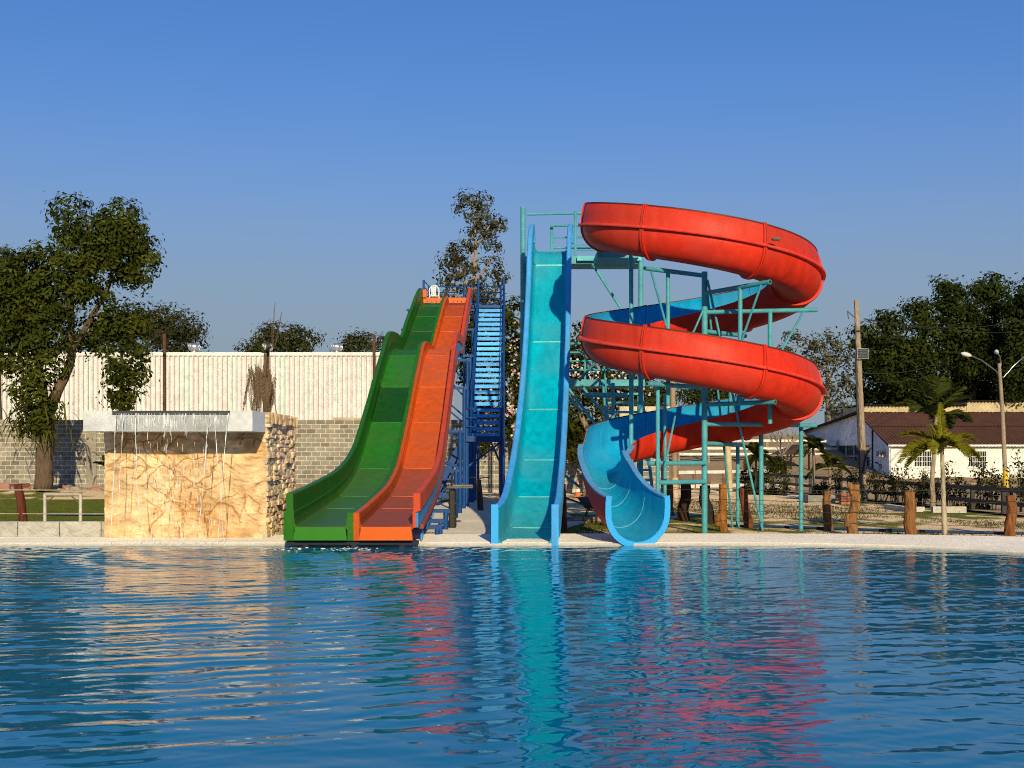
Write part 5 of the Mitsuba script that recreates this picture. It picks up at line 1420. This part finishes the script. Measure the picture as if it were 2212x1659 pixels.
# pipe frame on the lawn
pf = thing('pipe_frame', 'small goal-shaped frame of pale pipe standing on the lawn', 'goal frame')
xa, xb, yq, zt = at(97, 0, 31)[0], at(174, 0, 31)[0], 31.0, .82
for x in (xa, xb):
    part(pf, 'upright', pipe([x, yq, 0], [x, yq, zt], .042, 12), tint((0.55, 0.52, 0.46), 0.2, 4), 'satin', 40)
part(pf, 'crossbar', pipe([xa - .02, yq, zt], [xb + .02, yq, zt], .042, 12), tint((0.42, 0.36, 0.3), 0.2, 4), 'satin', 40)
for x, s in ((xa, 1), (xb, -1)):
    part(pf, 'strut', bar([x, yq, zt - .24], [x + s * .25, yq, zt - .02], .025), (0.12, 0.1, 0.08))
# black rail fence along the drive, with its posts
bf = thing('black_rail_fence', 'black two-rail wooden fence running back beside the drive', 'fence')
def fence_pt(t):
    return np.array([14.75 - 1.55 * t, 35.0 + 31.0 * t, 0.0])
NP = 15
for i in range(NP):
    p = fence_pt(i / (NP - 1))
    part(bf, 'post', bx(p[0] - .06, p[0] + .06, p[1] - .06, p[1] + .06, -.05, .84), tint((0.035, 0.032, 0.033), 0.3, 4, i), 'satin')
    if i < NP - 1:
        q = fence_pt((i + 1) / (NP - 1))
        for z in (.76, .36):
            part(bf, 'rail', bar(p + [-.08, 0, z], q + [-.08, 0, z + .02 * gf_.normal() * .4], .03, .13), tint((0.04, 0.04, 0.046), 0.25, 3, i), 'satin')
part(bf, 'end_post', bx(13.05, 13.2, 66.2, 66.35, -.05, .95), tint((0.5, 0.45, 0.33), 0.2, 3))
k = part(bf, 'return_rail', mesh_of([bar([13.1, 66.2, .8], [11.4, 62.0, .8], .03, .13), bar([13.1, 66.2, .4], [11.4, 62, .4], .03, .13)]), (0.05, 0.045, 0.045))
# white pasture rails on the hill
for lab, pts, zs, pc_ in (('low white-railed fence on brown posts beside the dirt road, behind the spiral slide', [(8.6, 64.5), (11.4, 67), (15.6, 72)], (.86, .12), (0.22, 0.11, 0.06)),
                          ('upper white-railed fence on the bare hillside behind the spiral slide', [(11.5, 86.0), (18.0, 88), (24, 92)], (.55, .95, 1.5), (0.3, 0.25, 0.18))):
    k = thing('white_rail_fence', lab, 'fence')
    for (xa, ya), (xb, yb) in zip(pts[:-1], pts[1:]):
        hz_ = 0.0 if ya < 72 else 1.25
        for z in zs:
            part(k, 'rail', bar([xa, ya, z + hz_], [xb, yb, z + hz_], .05, .17), tint((0.78, 0.74, 0.66), 0.15, 2), 'satin')
        for t in (0, .33, .66, .99):
            x, y = xa + (xb - xa) * t, ya + (yb - ya) * t
            part(k, 'post', wavy_tube([x, y + .08, hz_ - .6], [x, y + .08, hz_ + zs[-1] + .1 if zs[-1] > zs[0] else hz_ + zs[0] + .1], .10, .09, .02, 6, 8, int(10 * x), .01), tint(pc_, 0.4, 5), 'matte', True)
# hedge saplings behind the black fence
gh = np.random.default_rng(8)
HL = [(1668, 60, 0.9), (1700, 57, 0.7), (1808, 50, 1.2), (1840, 49, 1.3), (1893, 46, 1.4), (1930, 45, 1.15), (1955, 44, 1.3), (1985, 43.5, 1.2), (1998, 43, 1.1), (2045, 42, 1.35), (2062, 41.5, 1.0), (2085, 41, 1.1), (2112, 40, 1.5), (2128, 39.5, 1.6), (2148, 39, 1.25), (2180, 38.5, 1.3), (2205, 38, 1.7), (2222, 38, 1.5), (1868, 47.5, 1.0), (1908, 45.5, 1.0), (2020, 42.5, .9)]
WHERE = ['left of the leafy palm behind the spiral legs', 'just left of the slim young palm', 'just left of the utility pole', 'touching the utility pole on its left', 'right of the utility pole, before the gable corner', 'at the corner of the white house', 'left of the left barred window', 'under the left barred window', 'just left of the tall palm trunk', 'right of the small palm trunk', 'second to the right of the small palm', 'left of the barred window by the lamp', 'under the barred window by the lamp', 'right of the barred window by the lamp', 'left of the yellow lamp foot', 'right of the yellow lamp foot', 'tallest of the saplings at the right edge', 'cut off by the right edge', 'behind the foot of the utility pole', 'before the shaded gable corner', 'behind the tall palm']
for i, (u_, d_, hgt) in enumerate(HL):
    k = thing('hedge_sapling', f'thin leafy sapling behind the black fence, {WHERE[i]}', 'sapling', 'saplings along the black rail fence')
    b = np.array([(u_ - 1106) * d_ / F, d_, 0.0])
    h_ = hgt * 1.12
    st, LC = [], []
    for s in range(3 + int(3 * gh.random())):
        e = b + [0.22 * gh.normal(), 0.2 * gh.normal(), h_ * (.65 + .4 * gh.random())]
        st.append(tube([b + [0.06 * gh.normal(), 0.05 * gh.normal(), 0], (b + e) / 2 + [.04 * gh.normal(), 0, 0], e], [.016, .012, .005], 5))
        n = 46
        t = .3 + .72 * gh.random((n, 1))
        LC.append(b + (e - b) * t + gh.normal(size=(n, 3)) * [.085, .085, .06])
    part(k, 'stem', mesh_of(st), (0.06, 0.045, 0.03))
    c = np.vstack(LC)
    m = leaves(c, gh.normal(size=(len(c), 3)) * .4 + [0, -.5, .5], .105, gh, .5, .1, .6)
    scene[k + '__foliage'] = painted(m, 'leaf', smooth=False, color=np.repeat(np.array([0.045, 0.05, 0.016]) * (.5 + .9 * gh.random((len(c), 1))), 4, 0))
# bushes on the pasture, bare tree, shelter
for (u_, v_, d_, ru, rv, lab) in ((1626, 1035, 60, 26, 30, 'round green bush behind the thin legs of the spiral slide'), (1680, 1010, 66, 26, 24, 'green bush under the bare tree'), (1772, 1060, 50, 18, 14, 'low bush at the foot of the slim young palm'), (1655, 1065, 56, 40, 12, 'low weedy patch of bushes along the pasture edge'), (2095, 1095, 40, 30, 8, 'low weeds under the black fence near the lamp')):
    k = thing('bush', lab, 'bush')
    put_leaves(k, crown(blobs_at([(u_, v_, ru, rv)], d_), gv, 12, 26, .15, .22, (0.03, 0.038, 0.008), (0.08, 0.08, 0.014), .4))
bt2 = thing('bare_tree', 'leafless grey tree behind the legs of the spiral slide', 'tree')
segs = []
d = 70
root, fork = at(1690, 1055, d), at(1689, 985, d)
segs.append(([root, (root + fork) / 2, fork], .09, .07))
for i in range(9):
    e = at(1690 + (i - 4) * 8 + 4 * gv.normal(), 925 + 14 * gv.random() + abs(i - 4) * 3, d + gv.normal() * .5)
    mm = (fork + e) / 2 + np.array([.1 * gv.normal(), .2 * gv.normal(), .05])
    segs.append(([fork, mm, e], .045, .012))
    for j in range(4):
        e2 = e + np.array([.45 * gv.normal(), .3 * gv.normal(), .3 + .35 * gv.random()])
        segs.append(([mm + (e - mm) * gv.random(), (e + e2) / 2, e2], .022, .008))
part(bt2, 'branches', limbs(segs, 5, 3), tint((0.30, 0.25, 0.2), 0.3, 4), 'matte', True)
sh_ = thing('shelter', 'small dark open shelter with a pitched roof behind the bare tree', 'shelter')
o = at(1706, 1036, 84)
part(sh_, 'roof', trimesh.convex.convex_hull(np.array([[o[0] - 1.0, 83, 1.75], [o[0] + 1.3, 83, 1.75], [o[0] - 1.0, 86, 1.75], [o[0] + 1.3, 86, 1.75], [o[0] + .6, 83, 2.45], [o[0] + .6, 86, 2.45]])), tint((0.06, 0.035, 0.03), 0.3, 2))
for x in (o[0] - .1, o[0] + 1.1):
    for y in (83.2, 85.8):
        part(sh_, 'post', pipe([x, y, -.1], [x, y, 1.75], .07, 8), (0.03, 0.025, 0.025))

# ------------------------------------------------------------------ small things on the ground
for i, (u_, d_, h_, lab) in enumerate(((1248, 52, .70, 'orange and white traffic cone, the larger and left of two by the block wall'), (1275, 53, .48, 'orange and white traffic cone, the smaller and right of two by the block wall'))):
    k = thing('traffic_cone', lab, 'traffic cone', 'traffic cones by the block wall')
    x = (u_ - 1106) * d_ / F
    part(k, 'base', soft_box(x - h_ * .27, x + h_ * .27, d_ - h_ * .27, d_ + h_ * .27, .02, .02 + h_ * .06, .01), (0.62, 0.13, 0.04), 'satin')
    z = np.array([.06, .30, .50, .68, .84, 1.0]) * h_ + .02
    r = (.20 - .165 * np.array([.06, .30, .50, .68, .84, 1.0])) * h_
    for j, c in enumerate(((0.70, 0.15, 0.045), (0.8, 0.78, 0.74), (0.70, 0.15, 0.045), (0.8, 0.78, 0.74), (0.70, 0.15, 0.045))):
        part(k, 'band', tube([[x, d_, z[j]], [x, d_, z[j + 1]]], [r[j], r[j + 1]], 18, j == 4), c, 'satin', 40)
bi = thing('bicycle', 'dark bicycle seen from the front, leaning by the foot of the blue tower', 'bicycle')
bx_, by_ = (1034 - 1106) * 39.8 / F, 39.8
wheel = lambda cy_: mesh_of([trimesh.creation.torus(.31, .022, major_sections=36, minor_sections=8, transform=trimesh.transformations.rotation_matrix(PI / 2, [0, 1, 0])).apply_translation([bx_, cy_, .33])])
for cy_ in (by_, by_ + 1.05):
    k = part(bi, 'wheel', wheel(cy_), (0.02, 0.02, 0.02), 'satin', True)
    part(k, 'spoke', mesh_of([pipe([bx_, cy_, .33], [bx_, cy_ + .3 * math.cos(a), .33 + .3 * math.sin(a)], .003, 4) for a in np.arange(0, 6.28, .52)]), (0.3, 0.3, 0.3), 'metal')
part(bi, 'frame', mesh_of([pipe([bx_, by_ + .1, .85], [bx_, by_ + .45, .32], .02, 8), pipe([bx_, by_ + .12, .80], [bx_, by_ + .68, .82], .018, 8), pipe([bx_, by_ + .45, .32], [bx_, by_ + .70, .92], .018, 8), pipe([bx_, by_ + .45, .32], [bx_, by_ + 1.05, .33], .014, 8), pipe([bx_, by_ + .68, .82], [bx_, by_ + 1.05, .33], .012, 8)]), (0.03, 0.03, 0.035), 'satin', 40)
part(bi, 'fork', mesh_of([pipe([bx_ + s * .05, by_, .33], [bx_ + s * .04, by_ + .09, .75], .014, 8) for s in (-1, 1)] + [pipe([bx_, by_ + .08, .72], [bx_, by_ + .12, 1.02], .018, 8)]), (0.03, 0.03, 0.03), 'satin', 40)
part(bi, 'handlebar', tube([[bx_ - .33, by_ + .2, 1.06], [bx_ - .2, by_ + .1, 1.08], [bx_, by_ + .1, 1.02], [bx_ + .2, by_ + .1, 1.08], [bx_ + .33, by_ + .2, 1.06]], .016, 8), (0.04, 0.04, 0.04), 'satin', True)
part(bi, 'saddle', soft_box(bx_ - .07, bx_ + .07, by_ + .6, by_ + .86, .92, .98, .02), (0.02, 0.02, 0.02))
wp_ = one('leaning_post', wavy_tube([-.98, 39.6, -.05], [-1.06, 39.8, .98], .10, .085, .04, 12, 12, 44, .02), tint((0.09, 0.065, 0.05), 0.4, 6), 'matte', True, 'short dark wooden post beside the bicycle', 'post')
bk_ = thing('black_bin', 'black ribbed bin with a grey board on top, beside the blue slide posts', 'bin')
part(bk_, 'body', soft_box(-1.53, -1.36, 30.2, 30.7, 0.02, .96, .03), tint((0.022, 0.020, 0.02), 0.3, 3), 'satin')
for z in (.3, .62):
    part(bk_, 'band', bx(-1.545, -1.345, 30.185, 30.715, z, z + .03), (0.03, 0.028, 0.028), 'satin')
part(bk_, 'board', bx(-1.55, -.95, 30.1, 30.8, 1.0, 1.03), tint((0.13, 0.12, 0.11), 0.3, 3))
part(bk_, 'clutter', mesh_of([soft_box(-1.45, -1.2, 30.3, 30.5, 1.031, 1.07, .01), wavy_tube([-1.3, 30.4, 1.05], [-.95, 30.35, 1.06], .02, .02, .02, 6, 6, 2)]), (0.25, 0.22, 0.19))
wb = thing('wheelbarrow', 'grey wheelbarrow in the shade beside the spiral chute', 'wheelbarrow')
wx_, wy_ = 2.22, 34.6
tray = trimesh.convex.convex_hull(np.array([[wx_ - .42, wy_ - .3, .62], [wx_ + .42, wy_ - .3, .68], [wx_ - .42, wy_ + .3, .62], [wx_ + .42, wy_ + .3, .68], [wx_ - .2, wy_ - .2, .32], [wx_ + .25, wy_ - .2, .3], [wx_ - .2, wy_ + .2, .32], [wx_ + .25, wy_ + .2, .3]]))
part(wb, 'tray', tray, tint((0.10, 0.10, 0.10), 0.3, 4), 'satin')
part(wb, 'wheel', trimesh.creation.torus(.15, .045, major_sections=24, minor_sections=10, transform=trimesh.transformations.rotation_matrix(PI / 2, [1, 0, 0])).apply_translation([wx_ + .45, wy_, .2]), (0.02, 0.02, 0.02), 'satin', True)
for s in (-.25, .25):
    part(wb, 'handle', tube([[wx_ + .5, wy_ + s * .3, .2], [wx_ + .1, wy_ + s, .3], [wx_ - .75, wy_ + s * 1.2, .62]], .02, 8), (0.08, 0.08, 0.08), 'satin', True)
    part(wb, 'leg', tube([[wx_ - .1, wy_ + s, .32], [wx_ - .22, wy_ + s, .02]], .018, 6), (0.08, 0.08, 0.08), 'satin', True)
for i, (pts, lab) in enumerate((([[5.2, 31.2, .03], [6.6, 30.8, .03], [8.2, 29.6, .035], [10.2, 28.6, .035], [12.5, 28.0, .035]], 'dark blue hose lying on the grass behind the deck, right of the spiral slide'), ([[-13.5, 36.2, .08], [-11.5, 36.0, .08], [-9.8, 36.1, .08], [-7.0, 36.0, .08]], 'dark blue hose lying across the lawn on the left'))):
    t = np.linspace(0, 1, len(pts))
    tt = np.linspace(0, 1, 40)
    q = np.column_stack([hermite(t, np.array(pts)[:, j], tt) for j in range(3)])
    one('hose', tube(q, .035, 8), tint((0.015, 0.05, 0.14), 0.3, 3), 'satin', True, lab, 'hose')
pk_ = thing('planter_kerb', 'low white concrete kerb round the foot of the tall palm', 'kerb')
for b in (bx(12.35, 12.95, 39.2, 39.35, -.05, .16), bx(12.97, 14.0, 38.5, 38.68, -.05, .2), bx(12.35, 12.5, 39.36, 41.5, -.05, .16)):
    part(pk_, 'kerb_stone', b, tint((0.52, 0.49, 0.42), 0.15, 3))
one('planter_box', mesh_of([bx(10.9, 11.9, 46.0, 46.12, 0, .3), bx(10.9, 11.02, 46.13, 47.0, 0, .3), bx(11.78, 11.9, 46.13, 47.0, 0, .3), bx(11.03, 11.77, 46.13, 47, 0, .25)]), tint((0.26, 0.25, 0.22), 0.2, 3), 'matte', False, 'low grey concrete planter at the foot of the slim young palm', 'planter')
sb_ = thing('brick_pile', 'small cube of stacked reddish bricks near the utility pole', 'bricks')
for r in range(4):
    for c in range(3):
        part(sb_, 'brick', soft_box(11.85 + c * .22, 12.05 + c * .22, 45.0, 45.4, .0 + r * .1, .09 + r * .1, .008, .006, r * 3 + c), tint(np.array([0.30, 0.12, 0.075]) * (.7 + .5 * gh.random()), .2, 5))
for i in range(9):
    pass
be = thing('kerb_edging', 'pale brick edging on the ground between the straight slide and the chute', 'edging')
for i in range(9):
    part(be, 'brick', soft_box(.95 + i * .24, 1.17 + i * .24, 33.4, 33.6, -.02, .13 + .01 * gh.random(), .012, .01, i), tint(np.array([0.42, 0.28, 0.2]) * (.75 + .5 * gh.random()), .2, 5))
# rubble along the foot of the wall, grass
R = []
for i in range(260):
    x, y = -26 + 17.5 * gh.random(), 54.5 + 3.6 * gh.random()
    s = .05 + .14 * gh.random() ** 2
    m = trimesh.creation.icosphere(1, s)
    m.vertices = m.vertices * (1 + .5 * (gh.random((len(m.vertices), 1)) - .5)) * [1.3, 1, .7] + [x, y, float(ground_z(x, y)) + s * .3]
    R.append(m)
rub = mesh_of(R)
cc = np.array([[0.42, 0.20, 0.13], [0.40, 0.33, 0.25], [0.25, 0.2, 0.16]])[gh.integers(0, 3, 260)]
scene['rubble'] = painted(rub, 'matte', smooth=False, color=np.repeat(cc, 42, 0))
labels['rubble'] = {'label': 'broken brick and stone rubble along the foot of the block wall', 'category': 'rubble', 'kind': 'stuff'}
one('pink_slab', trimesh.Trimesh(*trimesh.remesh.subdivide_to_size(*(lambda b: (b.vertices, b.faces))(bx(-25.5, -22.2, 55.2, 57.6, .2, .48)), .4)), tint((0.42, 0.21, 0.15), .25, 1.5), 'matte', False, 'low pinkish concrete slab against the wall at the left edge', 'slab')


def grass(key, region, n, h0, h1, base, dens=None, label=None, seed=5):
    g = np.random.default_rng(seed)
    minx, miny, maxx, maxy = region.bounds
    P = np.column_stack([minx + (maxx - minx) * g.random(n), miny + (maxy - miny) * g.random(n) ** 1.5])
    P = P[shapely.contains_xy(region, P[:, 0], P[:, 1])]
    if dens is not None:
        P = P[g.random(len(P)) < dens(P)]
    m = len(P)
    z = ground_z(P[:, 0], P[:, 1])
    hh = h0 + (h1 - h0) * g.random(m) ** 2
    a = g.random(m) * 6.28
    w = 0.008 + 0.006 * g.random(m)
    b = np.column_stack([P, z])
    dx = np.column_stack([np.cos(a) * w, np.sin(a) * w, np.zeros(m)])
    tip = b + np.column_stack([g.normal(size=m) * hh * .45, g.normal(size=m) * hh * .45, hh])
    v = np.stack([b - dx, b + dx, tip], 1).reshape(-1, 3)
    c = np.repeat(np.array(base) * (.5 + g.random((m, 1))) * (1 + .25 * (g.random((m, 3)) - .5)), 3, 0)
    scene[key] = painted(trimesh.Trimesh(v, np.arange(3 * m).reshape(-1, 3), process=False), 'leaf', smooth=False, color=c)
    labels[key] = {'label': label, 'category': 'grass', 'kind': 'stuff'}


def patchy(P):
    q = np.column_stack([P[:, 0] * .22 + 5, P[:, 1] * .16, P[:, 0] * 0])
    a = meshkit.fbm(q, 4, 0)
    return np.clip((a - .46) / .10, .03, 1) * np.where(P[:, 1] < 27.4, 1.6, 1)


grass('grass', Polygon([(1.2, 26.65), (3, 26.65), (7, 26.55), (9.6, 25.95), (12, 24.7), (20, 25), (24, 48), (3, 48), (2.0, 33)]), 90000, .02, .11, (0.10, 0.095, 0.022), patchy, 'dry patchy grass between the deck and the fences')
grass('lawn_grass', Polygon([(-24, 26.4), (-5.7, 26.4), (-5.7, 49), (-24, 49)]), 60000, .03, .06, (0.085, 0.095, 0.012), None, 'short mown green grass of the lawn', 6)
